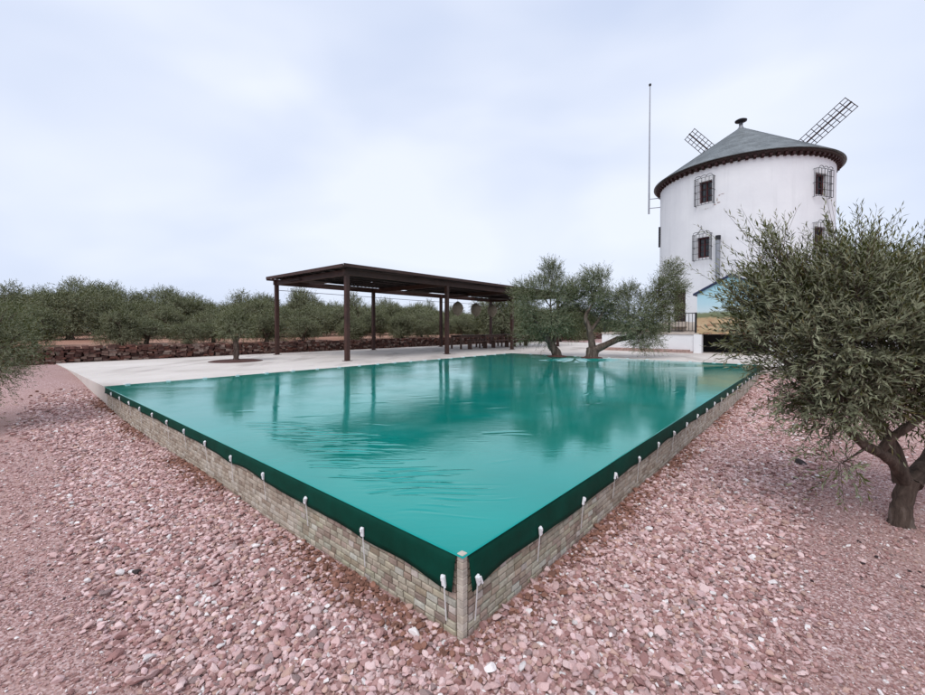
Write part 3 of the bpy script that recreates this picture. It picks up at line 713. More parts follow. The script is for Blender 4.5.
# openings
def frame_at(thm, z, r):
    er = Vector((math.cos(thm), math.sin(thm), 0)); et = Vector((-math.sin(thm), math.cos(thm), 0))
    return er, et, Vector((r * math.cos(thm), r * math.sin(thm), z - ZB))
for oi, (t0, t1, z0, z1, kd) in enumerate(opens):
    tm = R((t0 + t1) / 2); wdt = 2 * RT * math.sin(R(t1 - t0) / 2); H = z1 - z0
    er, et, c = frame_at(tm, (z0 + z1) / 2, RT); mt = Matrix((et, er * -1, Vector((0, 0, 1)))).transposed()   # x along wall, y inwards
    if mt.determinant() < 0: mt = Matrix((et * -1, er * -1, Vector((0, 0, 1)))).transposed()
    par = MB(); dp = 0.34
    w2, h2 = wdt / 2, H / 2; y0 = 0.02
    vs = [(-w2, -0.004, -h2), (w2, -0.004, -h2), (w2, -0.004, h2), (-w2, -0.004, h2), (-w2, dp, -h2), (w2, dp, -h2), (w2, dp, h2), (-w2, dp, h2)]
    par.add([mt @ Vector(p) + c for p in vs], [(0, 1, 5, 4), (1, 2, 6, 5), (2, 3, 7, 6), (3, 0, 4, 7)])
    win = par.build('window' if kd == 'w' else 'door', M['plaster'], mill)
    def sub(name, boxes, mat):
        m_ = MB()
        for (cx, cy, cz, sx, sy, sz) in boxes: m_.box(mt @ Vector((cx, cy, cz)) + c, (sx, sy, sz), mt)
        return m_.build(name, mat, win)
    if kd == 'w':
        fw = 0.075; fm = M['red_wood']
        sub('frame', [(-w2 + fw / 2, 0.20, 0, fw, 0.10, H), (w2 - fw / 2, 0.20, 0, fw, 0.10, H), (0, 0.20, h2 - fw / 2, wdt - 2 * fw - 0.004, 0.096, fw), (0, 0.20, -h2 + fw / 2, wdt - 2 * fw - 0.004, 0.096, fw), (0, 0.205, 0, 0.05, 0.07, H - 2 * fw - 0.004)], fm)
        sub('glazing_bar', [(0, 0.215, h2 * 0.33, wdt - 2 * fw - 0.006, 0.03, 0.028), (0, 0.215, -h2 * 0.33, wdt - 2 * fw - 0.006, 0.03, 0.028)], fm)
        for sx in (-1, 1):
            sub('pane', [(sx * (wdt / 4 - 0.02), 0.235, 0, wdt / 2 - 0.10, 0.008, H - 2 * fw)], M['glass'])
        # projecting iron cage
        gw, g0, g1, pj = wdt / 2 + 0.13, -h2 - 0.14, h2 + 0.14, -0.22
        g = MB(); bw = 0.020
        def B_(p, q_, w_=bw): g.bar(mt @ Vector(p) + c, mt @ Vector(q_) + c, w_, w_)
        for x in np.linspace(-gw, gw, 6): B_((x, pj, g0), (x, pj, g1), 0.017)
        for z in np.linspace(g0, g1, 5): B_((-gw, pj + 0.019, z), (gw, pj + 0.019, z), 0.018)
        for z in np.linspace(g0, g1, 3):
            for x in (-gw, gw): B_((x, pj + 0.03, z), (x, 0.02, z))
        for x in (-gw, gw):
            B_((x, -0.05, g0), (x, -0.05, g1), 0.017); B_((x, -0.13, g0), (x, -0.13, g1), 0.015)
        gr = g.build('grille', M['iron'], win)
        m_ = MB()
        for sx in (-1, 0, 1):
            pts = [mt @ Vector((sx * gw * 0.62 + 0.14 * math.cos(t_), pj, g1 + 0.03 + 0.085 * math.sin(t_))) + c for t_ in np.linspace(0, math.pi, 8)]
            m_.tube(pts, [0.014] * 8, 5)
        if oi in (1, 3):
            m_.bar(mt @ Vector((-0.22, pj, g1)) + c, mt @ Vector((0, pj, g1 + 0.26)) + c, 0.018); m_.bar(mt @ Vector((0.22, pj, g1)) + c, mt @ Vector((0, pj, g1 + 0.26)) + c, 0.018)
            m_.bar(mt @ Vector((0, pj, g1 + 0.22)) + c, mt @ Vector((0, pj, g1 + 0.44)) + c, 0.018); m_.bar(mt @ Vector((-0.06, pj + 0.001, g1 + 0.36)) + c, mt @ Vector((0.06, pj + 0.001, g1 + 0.36)) + c, 0.018)
        m_.build('cresting', M['iron'], win)
    else:
        sub('frame', [(-w2 + 0.05, 0.12, 0, 0.10, 0.12, H), (w2 - 0.05, 0.12, 0, 0.10, 0.12, H), (0, 0.12, h2 - 0.05, wdt - 0.204, 0.116, 0.10)], M['dark_wood'])
        sub('leaf', [(0, 0.17, -0.05, wdt - 0.204, 0.05, H - 0.11)], M['dark_wood'])
        for x in np.linspace(-0.24, 0.24, 4): sub('board', [(x, 0.137, -0.05, 0.14, 0.02, H - 0.16)], M['dark_wood'])
        sub('step', [(0, -0.22, -h2 - 0.14, wdt + 0.3, 0.50, 0.28)], M['beige_plinth'])
# chipped plaster
rk = random.Random(31)
for (td, z, w_, h_) in ((-135.6, 8.42, .13, .05), (-137.0, 8.22, .06, .22), (-136.2, 8.06, .18, .05), (-138.4, 7.98, .14, .06), (-144.4, 7.86, .10, .04), (-142.8, 7.87, .06, .03), (-133.6, 8.46, .20, .025)):
    t_ = R(td); er, et, c = frame_at(t_, z, RT + 0.002); m_ = MB(); k = 9
    pts = [c + et * (w_ / 2 * math.cos(x) * rk.uniform(.6, 1.1)) + Vector((0, 0, h_ / 2 * math.sin(x) * rk.uniform(.6, 1.1))) for x in np.linspace(0, 2 * math.pi, k, endpoint=False)]
    m_.add(pts + [p + er * 0.006 for p in pts], [tuple(range(k, 2 * k))] + [(i, (i + 1) % k, k + (i + 1) % k, k + i) for i in range(k)]); m_.build('plaster_chip', M['beige_plinth'] if w_ < .12 else M['brick_step'], mill)
# flue pipe on the wall
er, et, c = frame_at(R(-135.4), 0, RT + 0.22)
mb = MB(); mb.tube([c + Vector((0, 0, 3.0)), c + Vector((0, 0, 6.12))], [0.105, 0.105], 14); pipe = mb.build('flue_pipe', M['zinc'], mill)
mb = MB(); mb.tube([c + Vector((0, 0, 6.10)), c + Vector((0, 0, 6.32))], [0.125, 0.125], 14); mb.build('cowl', M['iron'], pipe)
for z in (3.6, 5.4):
    mb = MB(); mb.bar(c - er * 0.24 + Vector((0, 0, z - ZB + ZB)), c - er * 0.09 + Vector((0, 0, z)), 0.04, 0.04); mb.build('bracket_arm', M['zinc'], pipe)
# dark cable trunk pieces on the flank, mast
for (z0, z1) in ((7.95, 9.2), (4.9, 6.1)):
    er, et, c = frame_at(R(161), 0, RT + 0.05); m_ = MB()
    zz_ = z0 - ZB
    while zz_ < z1 - ZB: m_.box(c + Vector((0, 0, zz_ + 0.07)), (0.11, 0.11, 0.12), Matrix.Rotation(R(161), 3, 'Z')); zz_ += 0.14
    m_.build('ladder_rung_strip', M['iron'], mill)
mast = empty('antenna_mast', (MC.x + 4.85 * math.cos(R(158)), MC.y + 4.85 * math.sin(R(158)), 8.75)); tag(mast, 'tall thin grey antenna mast bracketed to the flank of the windmill', 'mast')
mb = MB(); mb.tube([(0, 0, 0), (0, 0, 4.0), (0, 0, 7.95)], [0.055, 0.045, 0.032], 8); mb.build('pole', M['mast'], mast)
mb = MB(); mb.lathe([(0.0, 7.93), (0.07, 7.95), (0.08, 8.05), (0.0, 8.11)], 10); mb.build('tip', M['iron'], mast)
for z in (0.35, 0.92):
    mb = MB(); d = Vector((-math.cos(R(158)), -math.sin(R(158)), 0)); mb.bar(d * 0.03 + Vector((0, 0, z)), d * 0.68 + Vector((0, 0, z)), 0.04); mb.build('bracket_arm', M['mast'], mast)
# sails on the far side
an, zh, phi, LS, DS, tl = 0.7977, 9.856, 0.6838, 5.96, 4.568, 0.20
nv = Vector((math.cos(an) * math.cos(tl), math.sin(an) * math.cos(tl), math.sin(tl))); tv = Vector((math.sin(an), -math.cos(an), 0)); kv = tv.cross(nv)
hub = Vector((0, 0, zh - ZB)) + nv * DS
ax = MB(); ax.tube([hub - nv * 1.2, hub + nv * 0.35], [0.22, 0.22], 12); ax.build('sail_axle', M['dark_wood'], mill)
for k in range(4):
    e1 = math.cos(phi + k * math.pi / 2) * tv + math.sin(phi + k * math.pi / 2) * kv; e2 = nv.cross(e1)
    s_ = MB(); s_.bar(hub + e1 * 0.1, hub + e1 * LS, 0.085, 0.085, up=nv); sail = s_.build('sail', M['dark_wood'], mill)
    for w in (-0.42, -0.21, 0.21, 0.42):
        m_ = MB(); m_.bar(hub + e1 * 1.4 + e2 * w + nv * 0.06, hub + e1 * LS + e2 * w + nv * 0.06, 0.038, 0.038, up=nv); m_.build('lath', M['dark_wood'], sail)
    for j in range(15):
        d = 1.4 + (LS - 1.4) * j / 14; m_ = MB(); m_.bar(hub + e1 * (d - (0.02 if j == 14 else 0)) - e2 * 0.44 + nv * 0.10, hub + e1 * (d - (0.02 if j == 14 else 0)) + e2 * 0.44 + nv * 0.10, 0.036, 0.036, up=nv); m_.build('crossbar', M['dark_wood'], sail)

# platform with railing
BF = 20.1
plat = empty('mill_terrace', P(3, BF, ZT)); tag(plat, 'white rendered terrace wall with a dark cellar opening below the windmill', 'terrace')
mb = MB(); abbox(mb, 3.06, 7.5, BF, 36, ZT - 0.1, ZB - 0.07); abbox(mb, -8, 0.30, BF + 0.02, 36, ZT - 0.1, ZB - 0.07); abbox(mb, 0.302, 3.058, BF + 1.6, 36, ZT - 0.1, ZB - 0.07); under(mb.build('wall', M['plaster']), plat)
mb = MB(); abbox(mb, 2.90, 7.52, BF - 0.05, 36, ZB - 0.068, ZB); abbox(mb, -8, 2.898, BF + 0.45, 36, ZB - 0.068, ZB - 0.002); under(mb.build('deck', M['beige_plinth']), plat)
mb = MB(); abbox(mb, 2.78, 3.10, BF - 0.10, BF + 0.25, ZT - 0.05, ZB - 0.07); under(mb.build('pillar', M['plaster']), plat)
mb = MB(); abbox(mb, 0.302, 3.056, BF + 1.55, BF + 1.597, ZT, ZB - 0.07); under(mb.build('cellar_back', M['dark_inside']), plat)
step = empty('brick_step', P(5, BF - 0.3, ZT)); tag(step, 'low pinkish brick step along the foot of the white terrace wall', 'step')
for k in range(18):
    for c_ in range(2):
        b0 = 3.14 + 0.243 * k; mb = MB(); abbox(mb, b0 + 0.12 * c_, b0 + 0.232 + 0.12 * c_, BF - 0.34, BF - 0.012, ZT + 0.002 + 0.075 * c_, ZT + 0.07 + 0.075 * c_); under(mb.build('brick', M['brick_step']), step)
rail = empty('iron_railing', P(5, BF + 0.08, ZB)); tag(rail, 'black iron railing with upright bars on top of the white terrace wall', 'railing')
RZ = 0.92
mb = MB(); mb.bar(P(3.02, BF + 0.08, ZB + RZ), P(7.4, BF + 0.08, ZB + RZ), 0.05, 0.04); under(mb.build('top_rail', M['iron']), rail)
mb = MB(); mb.bar(P(3.02, BF + 0.08, ZB + 0.10), P(7.4, BF + 0.08, ZB + 0.10), 0.04, 0.03); under(mb.build('bottom_rail', M['iron']), rail)
for a in (3.05, 4.2, 4.95, 6.1, 7.38):
    mb = MB(); mb.box(P(a, BF + 0.08, ZB + 0.47), (0.085, 0.085, 0.96), Wm); under(mb.build('post', M['iron']), rail)
a = 3.2
while a < 7.3:
    mb = MB(); mb.box(P(a, BF + 0.08, ZB + 0.505), (0.020, 0.020, 0.78), Wm); under(mb.build('baluster', M['iron']), rail); a += 0.145

# shed with the painted gable
SX0, SX1, SB = 2.99, 0.33, BF - 0.02; SM = (SX0 + SX1) / 2
shed = empty('painted_shed', P(SM, SB, ZB - 0.04)); tag(shed, 'small gabled shed with a painted landscape mural and dark blue roof edge', 'shed')
gable = [(SX0, 0.0), (SX1, 0.0), (SX1, 1.84), (SM, 2.58), (SX0, 1.84)]
mb = MB(); vs = [tuple(P(a, SB, z) - P(SM, SB, 0)) for (a, z) in gable] + [tuple(P(a, SB + 0.15, z) - P(SM, SB, 0)) for (a, z) in gable]
mb.add(vs, [(0, 1, 2, 3, 4), (9, 8, 7, 6, 5)] + [(i, i + 5, (i + 1) % 5 + 5, (i + 1) % 5) for i in range(5)]); o = mb.build('mural_wall', M['mural'], shed); o['label'] = 'gable wall painted with blue sky and tan fields'
mb = MB(); vs = [P(a, SB + 0.153, z + 0.0) - P(SM, SB, 0) for (a, z) in gable] + [P(a, SB + 3.0, z) - P(SM, SB, 0) for (a, z) in gable]
mb.add(vs, [(0, 1, 2, 3, 4), (9, 8, 7, 6, 5)] + [(i, i + 5, (i + 1) % 5 + 5, (i + 1) % 5) for i in range(5)]); mb.build('body', M['plaster'], shed)
for sg, aE in ((1, SX0 + 0.16), (-1, SX1 - 0.16)):
    zE = 1.84 - 0.16 * (0.74 / 1.33)
    o0 = P(SM, SB, 0); mb = MB()
    vs = [P(aE, SB - 0.10, zE + 0.015) - o0, P(SM, SB - 0.10, 2.595) - o0, P(SM, SB + 3.1, 2.595) - o0, P(aE, SB + 3.1, zE + 0.015) - o0]
    vs += [v + Vector((0, 0, 0.085)) for v in vs]
    mb.add(vs, [(3, 2, 1, 0), (4, 5, 6, 7), (0, 1, 5, 4), (1, 2, 6, 5), (2, 3, 7, 6), (3, 0, 4, 7)]); mb.build('roof_slope', M['blue_trim'], shed)

# ------------------------------------------------------------------ olive trees
def leaves(clumps, n_twig, leaf, seed, per=12, up=0.35, wl=0.17, tlen=(0.22, 0.42), tlift=0.0):
    r = np.random.default_rng(seed); cl = np.array([tuple(c) + (1.0,) * (7 - len(c)) for c in clumps], float)
    wgt = (cl[:, 3] * cl[:, 4] * cl[:, 5]) ** 0.72
    if cl.shape[1] > 6: wgt = wgt * cl[:, 6]
    ci = r.choice(len(cl), n_twig, p=wgt / wgt.sum()); c = cl[ci]
    d = r.normal(size=(n_twig, 3)); d /= np.linalg.norm(d, axis=1, keepdims=True)
    rad = r.uniform(0, 1, (n_twig, 1)) ** 0.42
    root = c[:, :3] + d * rad * c[:, 3:6] * 0.86
    cen = np.average(cl[:, :3], axis=0, weights=wgt)
    outd = root - cen; outd /= np.linalg.norm(outd, axis=1, keepdims=True) + 1e-6
    td = 0.55 * d + 0.55 * outd + np.array([0, 0, up]) + r.normal(size=(n_twig, 3)) * 0.30
    td /= np.linalg.norm(td, axis=1, keepdims=True)
    tl_ = r.uniform(*tlen, (n_twig, 1)); curve = r.normal(size=(n_twig, 3)) * 0.16 + np.array([0, 0, -0.10])
    s = (np.arange(per) + 0.6) / per
    pt = root[:, None] + td[:, None] * (s[None, :, None] * tl_[:, None]) + curve[:, None] * (s[None, :, None] ** 2) * tl_[:, None]
    ax1 = np.cross(td, r.normal(size=(n_twig, 3))); ax1 /= np.linalg.norm(ax1, axis=1, keepdims=True); ax2 = np.cross(td, ax1)
    ph = (np.arange(per) * math.pi + (np.arange(per) // 2) * 1.45)[None] + r.normal(size=(n_twig, per)) * 0.35
    side = ax1[:, None] * np.cos(ph)[..., None] + ax2[:, None] * np.sin(ph)[..., None]
    ld = td[:, None] * (0.60 + 0.6 * s[None, :, None] ** 3) + side * 0.58 + r.normal(size=(n_twig, per, 3)) * 0.14
    ld /= np.linalg.norm(ld, axis=2, keepdims=True)
    nrm = td[:, None] * 0.9 - side * 0.35 + np.array([0, 0, 0.55]) + r.normal(size=(n_twig, per, 3)) * 0.35
    wd = np.cross(ld, nrm); wd /= np.linalg.norm(wd, axis=2, keepdims=True) + 1e-6; nn = np.cross(wd, ld)
    L = leaf * r.uniform(0.7, 1.25, (n_twig, per, 1)) * (1 - 0.25 * s[None, :, None] ** 4)
    p0 = pt; p2 = pt + ld * L - nn * L * 0.06; m = pt + ld * L * 0.48
    W = L * wl; p1 = m + wd * W * 0.5 + nn * L * 0.03; p3 = m - wd * W * 0.5 + nn * L * 0.03
    v = np.stack([p0, p3, p2, p1], 2).reshape(-1, 3); nq = n_twig * per
    f = np.arange(nq * 4).reshape(nq, 4)
    tw = r.uniform(0, 1, (n_twig, 1)); tint = np.clip(0.18 + 0.5 * tw + 0.26 * r.normal(size=(n_twig, per)) + 0.15 * s[None] + tlift, 0, 1)
    tint = np.repeat(tint.reshape(-1), 4)
    return v, f, tint, root, td, tl_, pt
def tree_meshes(limbs, clumps, n_twig, leaf, seed, per=12, twigs=False, shoots=None, **kw):
    r = random.Random(seed); mb = MB(); ends = []
    for pts in limbs:
        # refine polyline
        P3 = [Vector(p[:3]) for p in pts]; rd = [p[3] for p in pts]; q_, rq = [], []
        for i in range(len(P3) - 1):
            for k in range(4):
                f = k / 4; pa_ = P3[max(i - 1, 0)]; pb_ = P3[i]; pc_ = P3[i + 1]; pd_ = P3[min(i + 2, len(P3) - 1)]
                q_.append(0.5 * (2 * pb_ + (pc_ - pa_) * f + (2 * pa_ - 5 * pb_ + 4 * pc_ - pd_) * f * f + (3 * pb_ - pa_ - 3 * pc_ + pd_) * f ** 3)); rq.append(rd[i] * (1 - f) + rd[i + 1] * f)
        q_.append(P3[-1]); rq.append(rd[-1])
        mb.tube(q_, rq, 10, True, 0.13, r); ends += [(q_[i], rq[i]) for i in range(len(q_) // 2, len(q_))]
    for c in clumps:
        cp = Vector(c[:3]); e, er_ = min(ends, key=lambda x: (x[0] - cp).length + (0.5 if x[0].z > cp.z + 0.1 else 0))
        mid = (e + cp) / 2 + Vector((r.uniform(-.12, .12), r.uniform(-.12, .12), r.uniform(-.02, .12))) * (cp - e).length
        r0 = min(er_ * 0.75, 0.012 + 0.035 * (cp - e).length, 0.06 * c[3] + 0.003); mb.tube([e, e.lerp(mid, .55), mid, mid.lerp(cp, .55), cp], [r0, r0 * .85, r0 * .7, r0 * .5, r0 * .25], 6, True, 0.08, r)
        for k in range(5):
            d = Vector((r.gauss(0, 1), r.gauss(0, 1), r.gauss(0.3, 1))).normalized(); en = cp + Vector((d.x * c[3], d.y * c[4], d.z * c[5])) * 0.85
            st = mid.lerp(cp, r.uniform(0.2, 1)); mb.tube([st, st.lerp(en, .5) + Vector((0, 0, r.uniform(-.03, .05))), en], [r0 * .38, r0 * .25, r0 * .1 + .001], 5, False)
    tm = mb.mesh('trunk', M['bark'])
    v, f, ti, root, td, tl_, pt = leaves(clumps, n_twig, leaf, seed, per, **kw)
    if shoots:                                           # long upright leafy shoots breaking the outline
        v2, f2, ti2, root2, td2, _, pt2 = leaves(shoots[0], shoots[1], leaf * 0.92, seed + 5, 20, up=1.5, tlen=(0.30, 0.58), tlift=0.15)
        f = np.concatenate([f, f2 + len(v)]); v = np.concatenate([v, v2]); ti = np.concatenate([ti, ti2]); root = np.concatenate([root, root2]); td = np.concatenate([td, td2]); pt = np.concatenate([pt[:, -1], pt2[:, -1]])[:, None]
    cm = np_mesh('crown', v, f, M['leaf']); cm.attributes.new('tint', 'FLOAT', 'POINT').data.foreach_set('value', ti.astype(np.float32))
    wm_ = None
    if twigs:                                            # thin three-sided twig stems through each spray
        n = len(root); a0 = root - td * 0.05; rad = 0.0022
        rg = np.random.default_rng(seed + 1); ax = np.cross(td, rg.normal(size=(n, 3))); ax /= np.linalg.norm(ax, axis=1, keepdims=True); bx = np.cross(td, ax)
        ring = [ax, -0.5 * ax + 0.866 * bx, -0.5 * ax - 0.866 * bx]
        vs = np.stack([a0 + x * rad for x in ring] + [pt[:, -1] + x * rad * 0.4 for x in ring], 1).reshape(-1, 3)
        base = np.arange(n)[:, None] * 6; fs = np.concatenate([base + np.array([[k, (k + 1) % 3, 3 + (k + 1) % 3, 3 + k]]) for k in range(3)], 0)
        wm_ = np_mesh('twigs', vs, fs, M['bark'])
    return tm, cm, wm_
def place_tree(name, label, meshes, loc, rz=0, sc=(1, 1, 1), group=None):
    e = empty(name, loc, rz); e.scale = sc; tag(e, label, 'olive tree', group)
    link('trunk', meshes[0], e); link('crown', meshes[1], e)
    if meshes[2]: o = link('twigs', meshes[2], e)
    return e

# big olive beside the long wall
def k1(px, py, dy=0.0, r=0.35, rz=None, w=1.0): return ((px - 905) / 123, dy, 1.6 + (328 - py) / 123, r, r, rz or r * 0.9, w)
limbs = [[(0.02, 0, -0.08, .10), (0, 0, 0.06, .074), (.02, 0, .2, .064), (.07, 0, .36, .07)],
         [(.05, 0, .33, .06), (-.08, -.02, .50, .046), (-.24, -.06, .60, .042), (-.42, -.1, .69, .036), (-.66, -.12, .92, .03)],
         [(.04, .03, .33, .06), (-.02, .05, .60, .050), (-.13, .10, .86, .042), (-.25, .16, 1.25, .035), (-.30, .2, 1.6, .02)],
         [(.08, 0, .33, .075), (.28, .06, .50, .055), (.5, .1, .8, .045), (.62, .1, 1.3, .03)],
         [(-.24, -.06, .60, .03), (-.20, -.10, .72, .03), (-.05, -.2, .95, .025), (0.0, -.3, 1.3, .018)]]
cl1 = [k1(782, 262, 0.05, .14, .18, .55), k1(768, 300, 0, .20, .20, .75), k1(760, 332, -.05, .14, .12, .5), k1(800, 308, 0, .36), k1(815, 285, .2, .28), k1(838, 290, -.1, .36), k1(858, 290, .15, .34), k1(885, 303, 0, .42), k1(905, 288, .2, .34),
       k1(940, 305, 0, .45), k1(975, 315, .1, .45), k1(805, 345, -.15, .34), k1(842, 335, -.2, .46), k1(870, 330, .3, .46), k1(895, 345, -.25, .5), k1(940, 345, -.1, .5), k1(985, 350, 0, .45),
       k1(835, 385, -.1, .33), k1(862, 385, .1, .33), k1(895, 382, -.15, .34), k1(935, 390, .1, .36), k1(975, 400, 0, .35), k1(825, 408, -.05, .22, .2, .8), k1(812, 395, 0, .2, .2, .6),
       k1(822, 456, -.2, .17, .09, .55), k1(806, 436, -.15, .14, .10, .45), k1(785, 372, 0, .18, .16, .45), k1(786, 285, .1, .18, .16, .7), k1(748, 302, 0, .17, .14, .8), k1(752, 328, -.05, .18, .15, .8), k1(765, 348, 0, .18, .15, .7), k1(775, 318, .1, .22, .2, .8), k1(782, 395, 0, .13, .12, .5), k1(925, 285, 0, .2, .2, .6), k1(848, 270, 0, .16, .18, .5), k1(775, 245, .05, .10, .14, .3)]
tm = tree_meshes(limbs, [c[:3] + tuple(x * 0.86 for x in c[3:6]) + c[6:] for c in cl1], 4700, 0.064, 21, per=13, wl=0.21, tlift=0.16, twigs=True, up=0.42, tlen=(0.16, 0.38),
                 shoots=([k1(x_, y_, d_, .16, .10) for (x_, y_, d_) in ((775, 262, 0), (800, 280, .1), (835, 272, -.1), (858, 275, .1), (880, 280, 0), (900, 275, .2), (920, 280, -.1), (945, 285, .1), (970, 290, 0), (760, 300, 0), (820, 295, -.3), (890, 300, -.4))], 150))
place_tree('olive_tree', 'big leafy olive tree in the gravel beside the long pool wall', tm, (3.59, 3.37, 0.0))
# olive by the left gravel
cl2 = [(.35, -.1, 1.30, .62, .6, .55), (.62, -.1, 1.05, .38, .4, .35), (-.3, .1, 1.50, .7, .7, .6), (.45, -.4, .62, .30, .3, .25), (-.5, -.4, 1.1, .6, .6, .5), (.85, .0, 1.30, .25, .3, .3), (.2, .4, 1.4, .5, .5, .5), (.78, -.2, .80, .2, .2, .2, .7), (.60, -.35, .42, .2, .2, .15, .5),
       (.15, -.2, 1.85, .3, .3, .3), (.55, .1, 1.65, .3, .3, .28), (0, -.5, .8, .45, .4, .4)]
lb2 = [[(-.1, 0, -.08, .14), (-.08, 0, .2, .11), (-.05, 0, .45, .10)], [(-.05, 0, .4, .08), (.2, -.05, .7, .06), (.4, -.1, 1.1, .03)], [(-.05, 0, .4, .08), (-.25, .05, .8, .06), (-.3, .1, 1.3, .03)]]
tm = tree_meshes(lb2, cl2, 2600, 0.058, 33, per=13, up=0.30)
place_tree('olive_tree', 'rounded olive tree in the gravel beyond the corner where paving and short pool wall meet', tm, (-7.72, 6.35, float(ground_z(*ab(-7.72, 6.35)))))
# two olives at the pool's far edge
def k3(px, py, dy=0, r=.5, rz=None, w=1.0): return ((px - 557) / 25.0, dy, 1.16 + (328 - py) / 25.0, r, r, rz or r * .9, w)
lbA = [[(.02, 0, -.1, .24), (0, 0, .12, .19), (-.18, 0, .42, .155), (-.42, 0, .80, .12), (-.75, 0, 1.25, .09), (-.95, .1, 1.7, .05)], [(-.18, 0, .42, .10), (-.02, .1, .85, .085), (.05, .2, 1.4, .06), (.2, .3, 2.0, .04)], [(-.42, 0, .80, .06), (-.25, -.1, 1.3, .05), (-.3, -.2, 2.0, .035)]]
clA = [k3(540, 292, 0, .62), k3(553, 276, .1, .42, .5), k3(548, 268, 0, .22, .3, .6), k3(570, 300, .2, .55), k3(527, 305, -.1, .5), k3(535, 322, .1, .5), k3(555, 320, -.3, .55), k3(578, 290, .1, .45), k3(590, 312, .2, .45), k3(522, 290, .1, .33), k3(570, 325, .3, .4), k3(525, 335, 0, .3, .3, .6), k3(595, 295, .1, .35), k3(560, 295, -.4, .5), k3(545, 335, .2, .35, .3, .7)]
tmA = tree_meshes(lbA, [c[:3] + tuple(x * 1.1 for x in c[3:6]) + c[6:] for c in clA], 4700, 0.085, 41, per=11, up=0.35, tlen=(0.25, 0.5), wl=0.22)
place_tree('olive_tree', 'olive tree at the pool edge with its trunk leaning towards the pergola', tmA, (3.80, 16.75, ZT))
def k4(px, py, dy=0, r=.5, rz=None, w=1.0): return ((px - 587) / 25.0, dy, 1.16 + (328 - py) / 25.0, r, r, rz or r * .9, w)
lbB = [[(-.02, 0, -.1, .30), (0, 0, .15, .24), (.02, 0, .4, .20)], [(.0, 0, .3, .15), (-.02, .05, .75, .13), (-.10, .1, 1.2, .11), (-.22, .1, 1.6, .07), (.1, .2, 2.1, .04)], [(.05, 0, .28, .17), (.5, 0, .50, .13), (1.0, 0, .72, .11), (1.55, -.05, .85, .08), (2.0, 0, 1.2, .05)], [(-.05, .05, 1.0, .07), (.3, .1, 1.5, .06), (.6, .2, 2.0, .04)]]
clB = [k4(598, 300, 0, .45), k4(588, 283, .1, .38, .4), k4(615, 305, .2, .5), k4(628, 315, -.1, .5), k4(643, 305, .1, .5), k4(655, 290, 0, .45), k4(662, 275, 0, .33, .36), k4(640, 328, .1, .4), k4(618, 325, -.2, .42), k4(606, 318, .3, .4), k4(650, 322, 0, .4), k4(632, 340, 0, .35, .28, .8), k4(668, 290, .1, .28), k4(600, 280, .2, .3, .3, .7), k4(625, 295, .2, .35), k4(645, 342, -.1, .26, .2, .6), k4(662, 308, .1, .35)]
tmB = tree_meshes(lbB, [c[:3] + tuple(x * 1.1 for x in c[3:6]) + c[6:] for c in clB], 4900, 0.085, 47, per=11, up=0.32, tlen=(0.25, 0.5), wl=0.22)
place_tree('olive_tree', 'olive tree at the pool edge, forked, one limb reaching towards the mill', tmB, (4.98, 15.95, ZT))
for nm, (x, y, s, lb) in enumerate(((3.82, 16.70, 0.40, 'round bed of dark red mulch under the leaning pool olive'), (4.98, 15.95, 0.42, 'round bed of dark red mulch under the forked pool olive'), (-7.95, 14.55, 0.85, 'round bed of red mulch around the small olive in the paving'))):
    mb = MB(); prof = [(s * rr.uniform(.97, 1.02), 0.002), (s * .85, 0.03), (s * .5, 0.05), (0.0, 0.055)]; mb.lathe(prof, 24); o = mb.build('tree_bed', M['mulch'], loc=(x, y, ZT + (0.012 if nm < 2 else 0.001))); tag(o, lb, 'tree bed')
# small olive in the paving
lbS = [[(0, 0, -.05, .16), (0, 0, .15, .125), (.02, 0, .5, .115), (-.02, 0, .85, .11)], [(0, 0, .8, .08), (-.2, 0, 1.1, .05), (-.3, 0, 1.5, .03)], [(0, 0, .8, .08), (.2, .1, 1.1, .05), (.3, .1, 1.5, .03)]]
clS = [(-.35, 0, 1.25, .38, .38, .32), (.35, 0, 1.25, .4, .4, .34), (0, -.2, 1.45, .4, .4, .36), (0, .2, 1.6, .4, .4, .35), (.45, .1, 1.6, .3, .3, .3), (-.4, .1, 1.6, .3, .3, .3), (.1, 0, 1.9, .25, .25, .25)]
tmS = tree_meshes(lbS, clS, 1000, 0.085, 52, per=11, up=0.3, wl=0.22)
place_tree('olive_tree', 'small olive tree with a stout trunk growing through the paving before the stone wall', tmS, (-7.95, 14.55, ZT), 0.6, (0.76, 0.76, 0.86))

# grove beyond the wall: six crowns, reused
def grove_variant(seed):
    r = random.Random(seed); Hh = r.uniform(2.5, 3.1); lbs = [[(0, 0, -.2, .2), (0, 0, .2, .16), (r.uniform(-.1, .1), r.uniform(-.1, .1), .6, .14)]]
    for k in range(3):
        an_ = k * 2.1 + r.uniform(-.4, .4); d = (math.cos(an_), math.sin(an_)); lbs.append([(0, 0, .5, .11), (d[0] * .35, d[1] * .35, .95, .08), (d[0] * .65, d[1] * .65, 1.5, .04)])
    cl = []
    for k in range(20):
        an_ = r.uniform(0, 6.28); q_ = math.sqrt(r.uniform(0, 1)); rad = 1.15 * q_; z = 0.42 + (Hh - 0.85) * r.uniform(0.0, 1) * (1 - 0.30 * q_)
        s = r.uniform(.36, .62); cl.append((rad * math.cos(an_), rad * math.sin(an_), z, s, s, s * .85))
    cl += [(0, 0, Hh - .7, .5, .5, .5), (.3, -.2, 1.5, .7, .7, .6), (-.4, .2, 1.3, .7, .7, .6)]
    return tree_meshes(lbs, cl, 2600, 0.115, seed, per=9, up=0.32, tlen=(0.28, 0.55), wl=0.26)
GV = [grove_variant(100 + k) for k in range(9)]
rg = random.Random(77); kk = 0; spots = []
